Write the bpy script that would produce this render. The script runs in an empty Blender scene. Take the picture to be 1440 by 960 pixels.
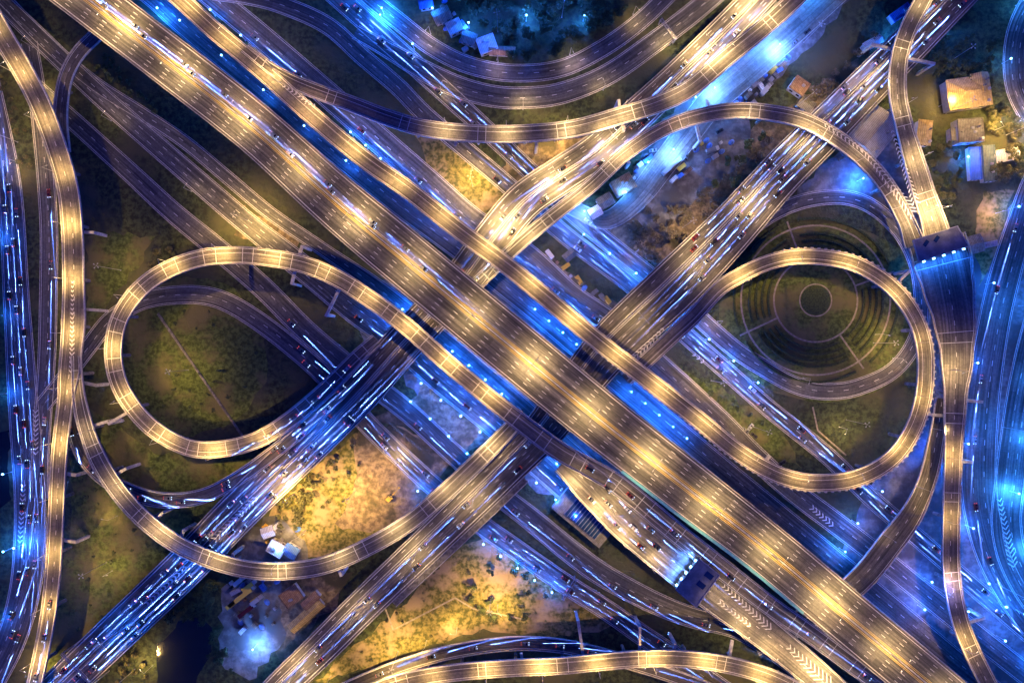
import bpy, bmesh, math, random
from mathutils import Vector, Matrix
random.seed(7)
R = math.radians
sc = bpy.context.scene
COL = sc.collection
# ---------------------------------------------------------------- camera, world, sun, exposure
CAMH = 400.0; GW = 576.0; MPP = GW / 1440.0
cam = bpy.data.objects.new('camera', bpy.data.cameras.new('camera')); COL.objects.link(cam)
cam.location = (0, 0, CAMH); cam.rotation_euler = (0, 0, 0)
cam.data.sensor_width = 36; cam.data.lens = 36 * CAMH / GW
cam.data.clip_start = 1; cam.data.clip_end = 5000
sc.camera = cam
world = bpy.data.worlds.new('World'); sc.world = world; world.use_nodes = True
wn = world.node_tree.nodes; wl = world.node_tree.links
bg = wn['Background']
sky = wn.new('ShaderNodeTexSky'); sky.sky_type = 'NISHITA'; sky.sun_disc = False
sky.sun_elevation = R(3); sky.sun_rotation = R(250); sky.ozone_density = 6
tint = wn.new('ShaderNodeMix'); tint.data_type = 'RGBA'; tint.blend_type = 'MULTIPLY'; tint.inputs[0].default_value = 1
wl.new(sky.outputs[0], tint.inputs[6]); tint.inputs[7].default_value = (0.04, 0.17, 1.0, 1)
wl.new(tint.outputs[2], bg.inputs[0]); bg.inputs[1].default_value = 0.15
sd = bpy.data.lights.new('moon', 'SUN'); sd.energy = 0.035; sd.angle = R(0.5); sd.color = (0.45, 0.62, 1.0)
so = bpy.data.objects.new('moon', sd); COL.objects.link(so); so.rotation_euler = (R(38), R(14), R(20))
sc.view_settings.view_transform = 'Standard'; sc.view_settings.look = 'None'
sc.view_settings.exposure = 1.75; sc.view_settings.gamma = 1
sc.cycles.use_denoising = True
sc.cycles.max_bounces = 3; sc.cycles.diffuse_bounces = 2; sc.cycles.glossy_bounces = 1
sc.cycles.transparent_max_bounces = 4; sc.cycles.sample_clamp_indirect = 4
sc.cycles.light_threshold = 0.003
WARM = (1.0, 0.60, 0.17); WARMW = (1.0, 0.65, 0.25); COOL = (0.015, 0.15, 1.0); ICE = (0.10, 0.28, 1.0); BEAM = (0.10, 0.22, 1.0)
K_WARM = 0.95; K_COOL = 2.6; K_BEAM = 100.0

# ---------------------------------------------------------------- helpers
def P(px, py, z=0.0):
    f = (CAMH - z) / CAMH
    return Vector(((px - 720) * MPP * f, (480 - py) * MPP * f, z))
ONES = 'zeroth first second third fourth fifth sixth seventh eighth ninth tenth eleventh twelfth thirteenth fourteenth fifteenth sixteenth seventeenth eighteenth nineteenth'.split()
CARD = 'zero one two three four five six seven eight nine'.split()
TENS = {2: 'twent', 3: 'thirt', 4: 'fort', 5: 'fift', 6: 'sixt', 7: 'sevent', 8: 'eight', 9: 'ninet'}
def ordw(n):
    if n < 20: return ONES[n]
    if n < 100:
        t, o = divmod(n, 10)
        return TENS[t] + ('ieth' if o == 0 else 'y-' + ONES[o])
    return 'hundredth' if n == 100 else 'hundred-and-' + ordw(n - 100)
def props(o, label=None, cat=None, group=None, kind=None):
    if label: o['label'] = label
    if cat: o['category'] = cat
    if group: o['group'] = group
    if kind: o['kind'] = kind
    return o
def empty(name, loc, rz=0):
    o = bpy.data.objects.new(name, None); COL.objects.link(o); o.location = loc; o.rotation_euler = (0, 0, rz); return o
def link(name, bm, mats, parent=None, smooth=False):
    me = bpy.data.meshes.new(name); bm.to_mesh(me); bm.free()
    if not isinstance(mats, (list, tuple)): mats = [mats]
    for m in mats: me.materials.append(m)
    if smooth:
        for p in me.polygons: p.use_smooth = True
    o = bpy.data.objects.new(name, me); COL.objects.link(o)
    if parent: o.parent = parent
    return o
def inst(src, parent=None, loc=None, rz=None):
    c = src.copy(); COL.objects.link(c); c.parent = parent
    if loc is not None: c.location = loc
    if rz is not None: c.rotation_euler = (0, 0, rz)
    return c
def kids(o): return [c for c in ALLK.get(o.name, [])]
ALLK = {}
def reg(root, *cs):
    ALLK.setdefault(root.name, []).extend(cs)
def tree_copy(o, loc, rz, scale=1.0):
    c = o.copy(); COL.objects.link(c); c.location = loc; c.rotation_euler = (0, 0, rz); c.scale = (scale,) * 3 if not isinstance(scale, tuple) else scale
    for k in ALLK.get(o.name, []):
        d = k.copy(); COL.objects.link(d); d.parent = c
        for g in ALLK.get(k.name, []):
            e = g.copy(); COL.objects.link(e); e.parent = d
    return c
def box(bm, cx, cy, cz, sx, sy, sz, rz=0, mi=0):
    r = bmesh.ops.create_cube(bm, size=1)
    M = Matrix.Translation((cx, cy, cz)) @ Matrix.Rotation(rz, 4, 'Z') @ Matrix.Diagonal((sx, sy, sz, 1))
    bmesh.ops.transform(bm, matrix=M, verts=r['verts'])
    if mi:
        for f in {f for v in r['verts'] for f in v.link_faces}: f.material_index = mi
    return r['verts']
def tube(bm, a, b, ra, rb, n=8, mi=0):
    a = Vector(a); b = Vector(b); d = b - a
    r = bmesh.ops.create_cone(bm, cap_ends=True, segments=n, radius1=ra, radius2=rb, depth=d.length)
    M = Matrix.Translation((a + b) / 2) @ d.to_track_quat('Z', 'Y').to_matrix().to_4x4()
    bmesh.ops.transform(bm, matrix=M, verts=r['verts'])
    if mi:
        for f in {f for v in r['verts'] for f in v.link_faces}: f.material_index = mi
def newbm(): return bmesh.new()

# ---------------------------------------------------------------- materials
def mat(name, col, rough=0.8, col2=None, scale=1.0, detail=5, col3=None, scale3=0.1, bump=0.0, emit=None, estr=0, metal=0, uvs=None, spec=0.5):
    m = bpy.data.materials.new(name); m.use_nodes = True
    n = m.node_tree.nodes; l = m.node_tree.links; b = n['Principled BSDF']
    b.inputs['Base Color'].default_value = (*col, 1); b.inputs['Roughness'].default_value = rough
    b.inputs['Metallic'].default_value = metal; b.inputs['Specular IOR Level'].default_value = spec
    tc = n.new('ShaderNodeTexCoord')
    def noise(sc_, det, src):
        t = n.new('ShaderNodeTexNoise'); t.inputs['Scale'].default_value = sc_; t.inputs['Detail'].default_value = det
        t.inputs['Roughness'].default_value = 0.65
        l.new(src, t.inputs['Vector']); return t
    src = tc.outputs['Object']
    if col2:
        if uvs:
            mp = n.new('ShaderNodeMapping'); mp.inputs['Scale'].default_value = (uvs[0], uvs[1], 1)
            l.new(tc.outputs['UV'], mp.inputs[0]); s = mp.outputs[0]
        else: s = src
        t = noise(scale, detail, s)
        cr = n.new('ShaderNodeValToRGB'); cr.color_ramp.elements[0].position = 0.42; cr.color_ramp.elements[1].position = 0.60
        cr.color_ramp.elements[0].color = (*col, 1); cr.color_ramp.elements[1].color = (*col2, 1)
        l.new(t.outputs[0], cr.inputs[0]); out = cr.outputs[0]
        if col3:
            t3 = noise(scale3, 4, src)
            r3 = n.new('ShaderNodeValToRGB'); r3.color_ramp.elements[0].position = 0.47; r3.color_ramp.elements[1].position = 0.6
            l.new(t3.outputs[0], r3.inputs[0])
            mx = n.new('ShaderNodeMix'); mx.data_type = 'RGBA'; l.new(r3.outputs[0], mx.inputs[0]); l.new(out, mx.inputs[6]); mx.inputs[7].default_value = (*col3, 1)
            out = mx.outputs[2]
        l.new(out, b.inputs['Base Color'])
        if bump:
            bp = n.new('ShaderNodeBump'); bp.inputs['Distance'].default_value = bump; l.new(t.outputs[0], bp.inputs['Height']); l.new(bp.outputs[0], b.inputs['Normal'])
    if emit:
        b.inputs['Emission Color'].default_value = (*emit, 1); b.inputs['Emission Strength'].default_value = estr; m.cycles.emission_sampling = 'NONE'
    return m
def asphalt(name, dark, light, patch, rough=0.55):
    """asphalt with lengthwise wheel wear (UV: u metres along, v metres across) and repaired patches"""
    m = mat(name, dark, rough, light, 1.0, 6, None, uvs=(0.014, 1.0))
    n = m.node_tree.nodes; l = m.node_tree.links; b = n['Principled BSDF']
    tc = [x for x in n if x.type == 'TEX_COORD'][0]
    src = b.inputs['Base Color'].links[0].from_socket
    t = n.new('ShaderNodeTexNoise'); t.inputs['Scale'].default_value = 0.09; t.inputs['Detail'].default_value = 6; l.new(tc.outputs['Object'], t.inputs['Vector'])
    r = n.new('ShaderNodeValToRGB'); r.color_ramp.elements[0].position = 0.42; r.color_ramp.elements[1].position = 0.62
    l.new(t.outputs[0], r.inputs[0])
    mx = n.new('ShaderNodeMix'); mx.data_type = 'RGBA'; l.new(r.outputs[0], mx.inputs[0]); l.new(src, mx.inputs[6]); mx.inputs[7].default_value = (*patch, 1)
    g = n.new('ShaderNodeTexNoise'); g.inputs['Scale'].default_value = 2.2; g.inputs['Detail'].default_value = 3; l.new(tc.outputs['Object'], g.inputs['Vector'])
    m2 = n.new('ShaderNodeMix'); m2.data_type = 'RGBA'; m2.blend_type = 'OVERLAY'; m2.inputs[0].default_value = 0.45
    l.new(mx.outputs[2], m2.inputs[6]); l.new(g.outputs[0], m2.inputs[7]); 
    # half patch, half wear
    mx3 = n.new('ShaderNodeMix'); mx3.data_type = 'RGBA'; mx3.inputs[0].default_value = 0.5
    l.new(src, mx3.inputs[6]); l.new(m2.outputs[2], mx3.inputs[7])
    bk = n.new('ShaderNodeTexBrick'); bk.inputs['Scale'].default_value = 1; bk.inputs['Brick Width'].default_value = 17; bk.inputs['Row Height'].default_value = 3.4
    bk.inputs['Mortar Size'].default_value = 0.06; bk.inputs['Color1'].default_value = (.62, .62, .62, 1); bk.inputs['Color2'].default_value = (1.25, 1.22, 1.18, 1); bk.inputs['Mortar'].default_value = (.35, .35, .35, 1)
    bk.offset_frequency = 3; bk.offset = .37; l.new(tc.outputs['UV'], bk.inputs['Vector'])
    cr_ = n.new('ShaderNodeTexNoise'); cr_.inputs['Scale'].default_value = .55; cr_.inputs['Detail'].default_value = 10; cr_.inputs['Roughness'].default_value = .8; l.new(tc.outputs['Object'], cr_.inputs['Vector'])
    rr = n.new('ShaderNodeMapRange'); rr.inputs[1].default_value = .35; rr.inputs[2].default_value = .65; rr.inputs[3].default_value = .6; rr.inputs[4].default_value = 1.35; l.new(cr_.outputs[0], rr.inputs[0])
    m4 = n.new('ShaderNodeMix'); m4.data_type = 'RGBA'; m4.blend_type = 'MULTIPLY'; m4.inputs[0].default_value = 1; l.new(mx3.outputs[2], m4.inputs[6]); l.new(bk.outputs[0], m4.inputs[7])
    m5 = n.new('ShaderNodeMix'); m5.data_type = 'RGBA'; m5.blend_type = 'MULTIPLY'; m5.inputs[0].default_value = 1; l.new(m4.outputs[2], m5.inputs[6]); l.new(rr.outputs[0], m5.inputs[7])
    l.new(m5.outputs[2], b.inputs['Base Color'])
    return m
M = {}
M['deck'] = asphalt('deck_asphalt', (0.034, 0.032, 0.03), (0.16, 0.15, 0.14), (0.085, 0.08, 0.075))
M['deck2'] = asphalt('worn_deck', (0.08, 0.074, 0.066), (0.21, 0.195, 0.175), (0.10, 0.092, 0.085))
M['road'] = asphalt('road_asphalt', (0.034, 0.036, 0.038), (0.15, 0.152, 0.155), (0.07, 0.07, 0.072))
M['slab'] = asphalt('concrete_road', (0.13, 0.125, 0.115), (0.26, 0.25, 0.23), (0.16, 0.15, 0.14))
M['conc'] = mat('concrete', (0.34, 0.33, 0.30), 0.85, (0.55, 0.53, 0.48), 0.6, 6)
M['concd'] = mat('stained_concrete', (0.10, 0.095, 0.09), 0.9, (0.24, 0.23, 0.21), 0.5, 6)
M['white'] = mat('white_paint', (0.55, 0.55, 0.54), 0.6, (0.8, 0.8, 0.78), 1.5, 4)
M['yellow'] = mat('yellow_paint', (0.62, 0.42, 0.06), 0.6, (0.75, 0.52, 0.10), 1.5, 4)
M['steel'] = mat('galvanised_steel', (0.35, 0.36, 0.37), 0.45, (0.5, 0.5, 0.5), 3, metal=0.6)
M['teal'] = mat('teal_paint', (0.12, 0.42, 0.45), 0.5, (0.18, 0.5, 0.52), 1)
M['ground'] = mat('rough_ground', (0.018, 0.026, 0.012), 1, (0.07, 0.09, 0.034), 0.35, 12, (0.08, 0.08, 0.04), 0.02, 0.9)
M['grass'] = mat('grass', (0.035, 0.052, 0.010), 1, (0.11, 0.15, 0.035), 0.4, 12, (0.13, 0.12, 0.05), 0.035, 0.5)
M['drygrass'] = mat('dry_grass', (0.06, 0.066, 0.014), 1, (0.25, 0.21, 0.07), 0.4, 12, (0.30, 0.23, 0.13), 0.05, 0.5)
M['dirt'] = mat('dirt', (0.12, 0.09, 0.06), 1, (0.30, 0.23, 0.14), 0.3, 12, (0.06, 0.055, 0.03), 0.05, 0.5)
M['pave'] = mat('pavement', (0.10, 0.10, 0.10), 0.8, (0.22, 0.22, 0.22), 0.2, 12, (0.07, 0.07, 0.07), 0.04)
M['water'] = mat('pond_water', (0.012, 0.016, 0.012), 0.12)
M['path'] = mat('garden_path', (0.22, 0.19, 0.15), 0.9, (0.34, 0.30, 0.24), 0.6)
M['hedge'] = mat('hedge', (0.02, 0.035, 0.012), 1, (0.06, 0.08, 0.025), 1.2, 6, bump=0.5)
M['leaf'] = mat('leaves_dark', (0.03, 0.048, 0.015), 0.8, (0.07, 0.095, 0.03), 0.5)
M['leaf2'] = mat('leaves_olive', (0.06, 0.065, 0.02), 0.8, (0.12, 0.115, 0.045), 0.5)
M['leaf3'] = mat('leaves_dry', (0.10, 0.085, 0.05), 0.8, (0.16, 0.13, 0.08), 0.5)
M['bark'] = mat('bark', (0.06, 0.045, 0.03), 0.95, (0.12, 0.09, 0.06), 3)
M['tyre'] = mat('tyre', (0.015, 0.015, 0.015), 0.8)
M['glass'] = mat('car_glass', (0.01, 0.012, 0.015), 0.08)
M['hl'] = mat('headlight_lens', (0.8, 0.8, 0.8), 0.2, emit=(0.4, 0.6, 1.0), estr=3)
M['tl'] = mat('taillight_lens', (0.5, 0.02, 0.02), 0.3, emit=(1, 0.08, 0.05), estr=1.5)
for k, c in dict(cwhite=(0.42, 0.42, 0.42), csilver=(0.15, 0.155, 0.16), cblack=(0.02, 0.02, 0.022), cred=(0.10, 0.012, 0.01), cgrey=(0.12, 0.125, 0.13)).items():
    M[k] = mat('paint_' + k[1:], c, 0.3, metal=0.2)
M['lampw'] = mat('warm_lamp_lens', (0.8, 0.6, 0.4), 0.4, emit=(1, 0.75, 0.4), estr=14)
M['lampb'] = mat('cool_lamp_lens', (0.6, 0.7, 0.9), 0.4, emit=(0.15, 0.45, 1.0), estr=7)

# ---------------------------------------------------------------- road paths
ROADS = {}
def keyed(v, i, n):
    if not isinstance(v, (list, tuple)): return v
    # list of (point index, value)
    if i <= v[0][0]: return v[0][1]
    for (a, x), (b, y) in zip(v, v[1:]):
        if i <= b:
            t = (i - a) / (b - a); t = t * t * (3 - 2 * t); return x + (y - x) * t
    return v[-1][1]
class Path: pass
def make_path(pts, w, z, step=3.0):
    n = len(pts); Q = [Vector((a, b)) for a, b in pts]
    Q = [2 * Q[0] - Q[1]] + Q + [2 * Q[-1] - Q[-2]]
    fine = []
    for i in range(n - 1):
        p0, p1, p2, p3 = Q[i:i + 4]
        for k in range(24):
            t = k / 24
            # centripetal-ish via Hermite with scaled tangents
            d = (p2 - p1).length
            m1 = (p2 - p0) * (d / max(1e-6, (p1 - p0).length + d)); m2 = (p3 - p1) * (d / max(1e-6, (p3 - p2).length + d))
            h = (2*t**3-3*t*t+1)*p1 + (t**3-2*t*t+t)*m1 + (-2*t**3+3*t*t)*p2 + (t**3-t*t)*m2
            fine.append((h, i + t))
    fine.append((Q[n], n - 1.0))
    W = []
    for h, u in fine:
        zz = keyed(z, u, n); f = (CAMH - zz) / CAMH
        W.append((P(h.x, h.y, zz), keyed(w, u, n) * MPP * f))
    out = []; S = [0]
    for a, b in zip(W, W[1:]): S.append(S[-1] + (b[0] - a[0]).length)
    L = S[-1]; k = max(4, int(L / step)); j = 0
    for q in range(k + 1):
        s = L * q / k
        while j < len(S) - 2 and S[j + 1] < s: j += 1
        t = (s - S[j]) / max(1e-9, S[j + 1] - S[j])
        out.append((W[j][0].lerp(W[j + 1][0], t), W[j][1] + (W[j + 1][1] - W[j][1]) * t, s))
    p = Path(); p.p = [o[0] for o in out]; p.w = [o[1] for o in out]; p.s = [o[2] for o in out]; p.L = L; p.n = []
    for i in range(len(out)):
        d = p.p[min(i + 1, len(out) - 1)] - p.p[max(i - 1, 0)]; d.z = 0; d.normalize()
        p.n.append(Vector((-d.y, d.x, 0)))     # left of travel
    return p
def at(p, s):
    s = max(0, min(p.L, s)); k = len(p.s) - 1; i = min(k - 1, int(s / p.L * k)); t = (s - p.s[i]) / (p.s[i + 1] - p.s[i])
    n = p.n[i].lerp(p.n[i + 1], t).normalized(); d = (p.p[i + 1] - p.p[i]).normalized()
    return p.p[i].lerp(p.p[i + 1], t), n, p.w[i] + (p.w[i + 1] - p.w[i]) * t, d
def near(p, v):
    """closest distance in plan, arclength"""
    best = (1e9, 0)
    for q, s in zip(p.p, p.s):
        d = math.hypot(q.x - v.x, q.y - v.y)
        if d < best[0]: best = (d, s)
    return best
def sweep(bm, p, sec, s0=0, s1=None, caps=True, mi=0):
    """sec: closed list of (offset function or number, dz); offset number o>=1000 style avoided: tuples (k, o, dz) -> k*w/2+o"""
    uv = bm.loops.layers.uv.verify()
    s1 = p.L if s1 is None else s1
    idx = [i for i in range(len(p.s)) if s0 <= p.s[i] <= s1]
    rows = []
    for i in idx:
        row = []
        for k, o, dz in sec:
            off = k * p.w[i] / 2 + o
            v = bm.verts.new(p.p[i] + p.n[i] * off + Vector((0, 0, dz))); row.append((v, off, p.s[i]))
        rows.append(row)
    m = len(sec)
    for a, b in zip(rows, rows[1:]):
        for j in range(m if m > 2 else 1):
            c, d = j, (j + 1) % m
            try: f = bm.faces.new((a[c][0], b[c][0], b[d][0], a[d][0]))
            except ValueError: continue
            f.material_index = mi
            for lp, q in zip(f.loops, (a[c], b[c], b[d], a[d])): lp[uv].uv = (q[2], q[1])
    if m > 2 and caps and rows:
        bm.faces.new([r[0] for r in rows[0]]); bm.faces.new([r[0] for r in reversed(rows[-1])])
def stripe(bm, p, k, o, width, dz, dash=None, s0=0, s1=None, mi=0):
    s1 = p.L if s1 is None else s1
    if dash is None:
        sweep(bm, p, [(k, o - width / 2, dz), (k, o + width / 2, dz)], s0, s1, mi=mi); return
    on, off = dash; s = s0 + 2
    while s + on < s1:
        a, na, wa, _ = at(p, s); b, nb, wb, _ = at(p, s + on)
        q = [a + na * (k * wa / 2 + o - width / 2), b + nb * (k * wb / 2 + o - width / 2), b + nb * (k * wb / 2 + o + width / 2), a + na * (k * wa / 2 + o + width / 2)]
        f = bm.faces.new([bm.verts.new(v + Vector((0, 0, dz))) for v in q]); f.material_index = mi
        s += on + off
def fixn(bm): bmesh.ops.recalc_face_normals(bm, faces=bm.faces[:])
def up(bm):
    for f in bm.faces:
        f.normal_update()
        if f.normal.z < 0: f.normal_flip()

DEF = []   # (key, desc, pts, w, z, options)
def road(key, desc, pts, w, z, **o): 
    o.update(key=key, desc=desc); p = make_path(pts, w, z); p.o = o; ROADS[key] = p; return p
G0 = [0.10]
def groad(key, desc, pts, w, **o):
    G0[0] += 0.022; o['ground'] = True; return road(key, desc, pts, w, G0[0], **o)

# elevated
road('main', 'main viaduct', [(-30,-120),(50,-57),(125,0),(240,88),(360,182),(470,281),(567,362),(720,488.5),(840,587),(960,681),(1080,774),(1190,866),(1303,960),(1400,1042)], [(0,68),(4,70),(6,78),(7,79),(9,77),(10,73),(13,74)], 20, lanes=4, median=True, surf='deck')
road('B', 'warm garden loop ramp', [(180,-60),(245,-8),(300,42),(360,92),(430,155),(510,222),(575,268),(643,322),(722,381),(835,475),(905,529),(985,592),(1035,633),(1085,663),(1125,676),(1163,678),(1200,673),(1235,658),(1263,635),(1285,600),(1297,562),(1301,520),(1298,480),(1286,446),(1263,413),(1232,387),(1195,369),(1147,361),(1110,362),(1075,371),(1045,385),(1012,405),(975,445),(948,470),(918,498),(880,533)], [(0,26),(35,22)], [(0,19),(8,20.3),(16,19),(26,17),(33,10.6),(35,10.4)], lanes=2, surf='deck2', posts=True)
road('C', 'S-curve ramp', [(345,68),(383,98),(412,115),(443,128),(493,146),(543,165),(593,180),(650,187),(720,189),(803,182),(870,164),(927,146),(970,125),(1020,83),(1080,34),(1130,-12),(1180,-58)], [(0,16),(3,22),(8,25),(16,26)], [(0,19.6),(4,19),(9,18),(13,15),(16,12)], lanes=2, surf='deck2', joints=True)
road('D1', 'upper left cross viaduct', [(-40,1090),(20,1030),(80,970),(163,890),(260,797),(336,718),(441,617),(503,555),(567,483),(640,405),(693,335),(737,283),(790,246),(838,214),(896,162),(970,92),(1045,18),(1100,-40)], [(0,52),(5,58),(10,54),(13,52),(15,44),(17,44)], 10, lanes=3, median=True, surf='deck')
road('D2', 'lower right cross viaduct', [(320,1040),(360,1000),(398,962),(450,912),(509,853),(620,747),(712,658),(765,604),(805,552),(855,490),(945,405),(1020,330),(1102,240),(1160,182),(1222,119),(1275,66),(1325,15),(1380,-40)], [(0,42),(4,48),(6,52),(8,62),(10,74),(12,62),(15,54),(17,50)], 10.2, lanes=3, median=True, k0=.3, surf='deck')
road('F', 'arched ramp', [(668,402),(700,371),(722,350),(763,315),(830,262),(880,216),(937,180),(987,163),(1037,156),(1080,159),(1130,170),(1180,197),(1223,233),(1250,267),(1273,310),(1286,345)], [(0,20),(14,24),(15,30)], [(0,10.5),(3,10.8),(7,16),(9,18),(15,16.5)], lanes=2, surf='deck2', joints=True)
road('G', 'upper right ramp', [(1325,-60),(1300,-5),(1277,40),(1264,83),(1262,133),(1270,173),(1281,213),(1297,267),(1312,312),(1320,345)], [(0,24),(5,25),(7,32),(9,40)], [(0,18),(9,16.4)], lanes=2, surf='deck2', joints=True)
road('H', 'long right side ramp', [(1317,338),(1325,365),(1333,400),(1342,450),(1345,500),(1343,560),(1340,640),(1337,740),(1338,810),(1349,870),(1365,912),(1384,950),(1410,1000)], [(0,82),(1,84),(2,74),(3,60),(4,46),(5,32),(6,25),(12,24)], [(0,16.2),(12,15)], lanes=2, surf='deck2', joints=True)
road('K', 'left side viaduct', [(-55,-60),(-25,0),(2,48),(30,95),(57,147),(80,208),(96,265),(102,320),(104,390),(104,453),(99,510),(92,570),(84,640),(79,740),(75,807),(67,873),(50,957),(35,1020)], [(0,32),(4,29),(8,30),(9,33),(10,30),(11,22),(17,21)], 14, lanes=2, surf='deck2', dashes=True)
road('J', 'lower left sweeping ramp', [(108,500),(111,553),(122,603),(140,648),(167,690),(200,727),(247,763),(300,787),(350,800),(403,802),(460,793),(520,767),(577,733),(620,697),(660,660),(700,620),(735,583)], [(0,14),(2,22),(3,25),(14,25),(16,22)], [(0,14.1),(5,17),(9,17),(14,11.5),(16,10.6)], lanes=2, surf='deck2', joints=True)
road('L', 'left loop ramp', [(530,478),(505,500),(455,550),(405,592),(360,619),(300,632),(260,627),(213,600),(180,562),(164,527),(160,487),(169,447),(195,409),(233,381),(283,363),(330,359),(365,361),(427,372),(477,393),(527,425),(573,460),(627,508),(680,552),(725,588),(787,634),(830,658),(870,682),(953,750),(1020,803),(1080,849),(1147,896),(1213,945),(1290,1000)], [(0,20),(3,24),(22,25),(24,27),(27,30),(32,24)], [(0,10.5),(2,10.8),(9,16),(17,18.5),(25,18.5),(28,17),(32,12)], lanes=2, surf='deck2', joints=True)
road('Pz', 'toll plaza ramp', [(795,648),(836,688),(880,732),(922,768),(965,803),(1000,832),(1060,877),(1120,925),(1175,972),(1230,1020)], [(0,40),(1,52),(2,54),(4,54),(5,50),(7,44),(9,36)], [(0,18.3),(3,17),(5,15.5),(7,12),(9,11)], lanes=2, surf='deck2')
road('N', 'bottom curving ramp', [(440,1010),(500,980),(577,955),(643,944),(720,938),(787,935),(887,926),(953,925),(1020,933),(1080,950),(1130,975),(1180,1010)], 24, 17, lanes=2, surf='deck2', joints=True)
road('O', 'low bottom curved road', [(430,995),(510,957),(577,931),(643,914),(720,904),(787,907),(847,920),(933,945),(1000,970),(1070,1000)], 20, 6, lanes=2, surf='deck')
road('S', 'low blue ramp', [(96,540),(100,590),(116,637),(145,669),(185,692),(235,703),(285,697),(330,675),(380,640),(432,597),(475,557),(520,508)], [(0,14),(3,23),(9,20),(11,16)], [(0,6.5),(9,10.4)], lanes=2, surf='deck')
road('X', 'short brown ramp', [(160,28),(133,53),(110,77),(94,107),(87,143),(86,175),(90,215)], 20, [(0,10),(6,5)], lanes=2, surf='deck2')
road('AB', 'dark bent ramp', [(1325,560),(1318,610),(1305,670),(1283,720),(1250,765),(1212,812),(1165,850),(1110,882),(1060,905)], [(0,20),(2,26),(4,36),(8,34)], 8, lanes=2, surf='deck')
# at grade
groad('Q1', 'service road', [(215,-75),(290,-12),(365,50),(440,115),(520,185),(600,255),(665,312),(740,362),(800,415),(860,455),(940,525),(1013,592),(1060,640),(1113,688),(1175,735),(1237,783),(1320,850),(1440,945),(1500,990)], [(0,32),(7,38),(10,30),(18,30)], lanes=2)
groad('T', 'busy ground road', [(300,-12),(350,-5),(393,6),(460,36),(510,80),(560,123),(593,157),(627,187),(690,240),(740,283),(800,335),(893,405),(960,467),(1020,520),(1080,573),(1163,640),(1225,700),(1293,758),(1370,825),(1440,885),(1500,935)], 24, lanes=2)
groad('Q3', 'road encircling the round garden', [(400,-75),(450,-28),(505,22),(567,77),(620,125),(673,173),(740,236),(800,295),(860,345),(917,390),(983,447),(1035,492),(1080,521),(1115,540),(1147,549),(1185,549),(1213,542),(1250,525),(1275,500),(1292,465),(1296,420),(1290,375),(1272,335),(1245,305),(1215,285),(1180,277),(1130,283),(1085,302),(1040,335),(1000,372)], [(0,32),(3,28),(7,24),(28,20)], lanes=2)
groad('U1', 'inner top road', [(425,-85),(480,-38),(520,-2),(560,30),(610,68),(660,92),(720,103),(787,97),(845,70),(897,33),(950,-18),(990,-60)], 24, lanes=2)
groad('U2', 'outer top road', [(500,45),(545,70),(593,98),(643,122),(690,135),(730,138),(787,132),(853,106),(920,60),(970,22),(1010,-12),(1050,-50)], [(0,20),(3,30),(11,28)], lanes=2)
groad('V', 'far left road', [(-15,110),(0,180),(12,250),(18,320),(22,400),(27,480),(32,560),(38,640),(42,700),(42,760),(35,830),(15,900),(-18,965),(-60,1030)], [(0,26),(3,34),(7,42),(9,44),(13,38)], lanes=3)
groad('Wd', 'dark left road', [(40,60),(52,130),(60,200),(66,270),(69,330),(68,420),(66,500),(62,560),(57,640),(56,700)], 24, lanes=2)
groad('Y1', 'road right beneath the main viaduct', [(-60,-70),(0,-8),(50,45),(97,88),(140,122),(200,160),(260,200),(320,250),(380,300),(450,348),(525,400),(600,462),(665,517),(740,582),(790,628),(860,690)], [(0,18),(9,18),(12,34),(15,34)], lanes=2)
groad('Q0', 'road beside the main viaduct', [(150,-55),(215,-5),(260,36),(310,78),(385,140),(430,180),(500,238),(570,294),(650,353),(700,394),(745,430),(800,476),(850,520),(930,587),(1000,646),(1085,715),(1150,768),(1250,850),(1340,925),(1420,990)], 30, lanes=2)
groad('Y2', 'grey diagonal road', [(40,115),(105,172),(180,240),(245,300),(300,345),(370,405),(430,465),(490,515),(575,580),(640,640),(690,685),(745,728),(800,773),(840,803),(887,830),(930,851),(973,867),(1040,885),(1110,930),(1170,985)], [(0,24),(5,30),(9,28),(12,32),(19,26)], lanes=2)
groad('Y3', 'sunken road', [(-40,-40),(20,20),(130,125),(215,200),(290,265),(345,312),(420,372),(500,438),(560,482),(620,535),(690,592),(760,655),(800,690),(840,722)], [(0,26),(5,30),(6,34),(13,34)], lanes=3)
groad('AA', 'road inside the left loop', [(60,570),(100,520),(125,487),(155,450),(195,425),(233,416),(283,415),(317,424),(360,449),(410,487),(453,525),(513,592),(560,638),(620,692),(680,740),(720,768),(787,815),(853,857),(907,895),(953,925),(1010,965),(1060,1000)], [(0,22),(9,26),(11,27),(21,28)], lanes=2)
groad('AE', 'broad right edge road', [(1490,180),(1455,250),(1430,330),(1405,420),(1390,500),(1380,580),(1376,660),(1380,720),(1400,790),(1440,860),(1500,930)], [(0,24),(3,44),(6,50),(10,40)], lanes=3)
groad('AF', 'bright cyan road', [(1500,350),(1462,450),(1440,540),(1427,620),(1420,680),(1415,735),(1425,785),(1455,840),(1500,890)], 42, lanes=3)
groad('AG', 'top right corner road', [(1500,-60),(1458,-5),(1435,40),(1428,85),(1434,130),(1460,175),(1500,220)], 34, lanes=3)
groad('SR', 'service yard road', [(800,290),(850,310),(890,285),(930,235),(965,190),(1000,145),(1060,92),(1130,30),(1190,-25)], [(0,20),(3,34),(5,38),(8,36)], lanes=0, surf='slab')

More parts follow.
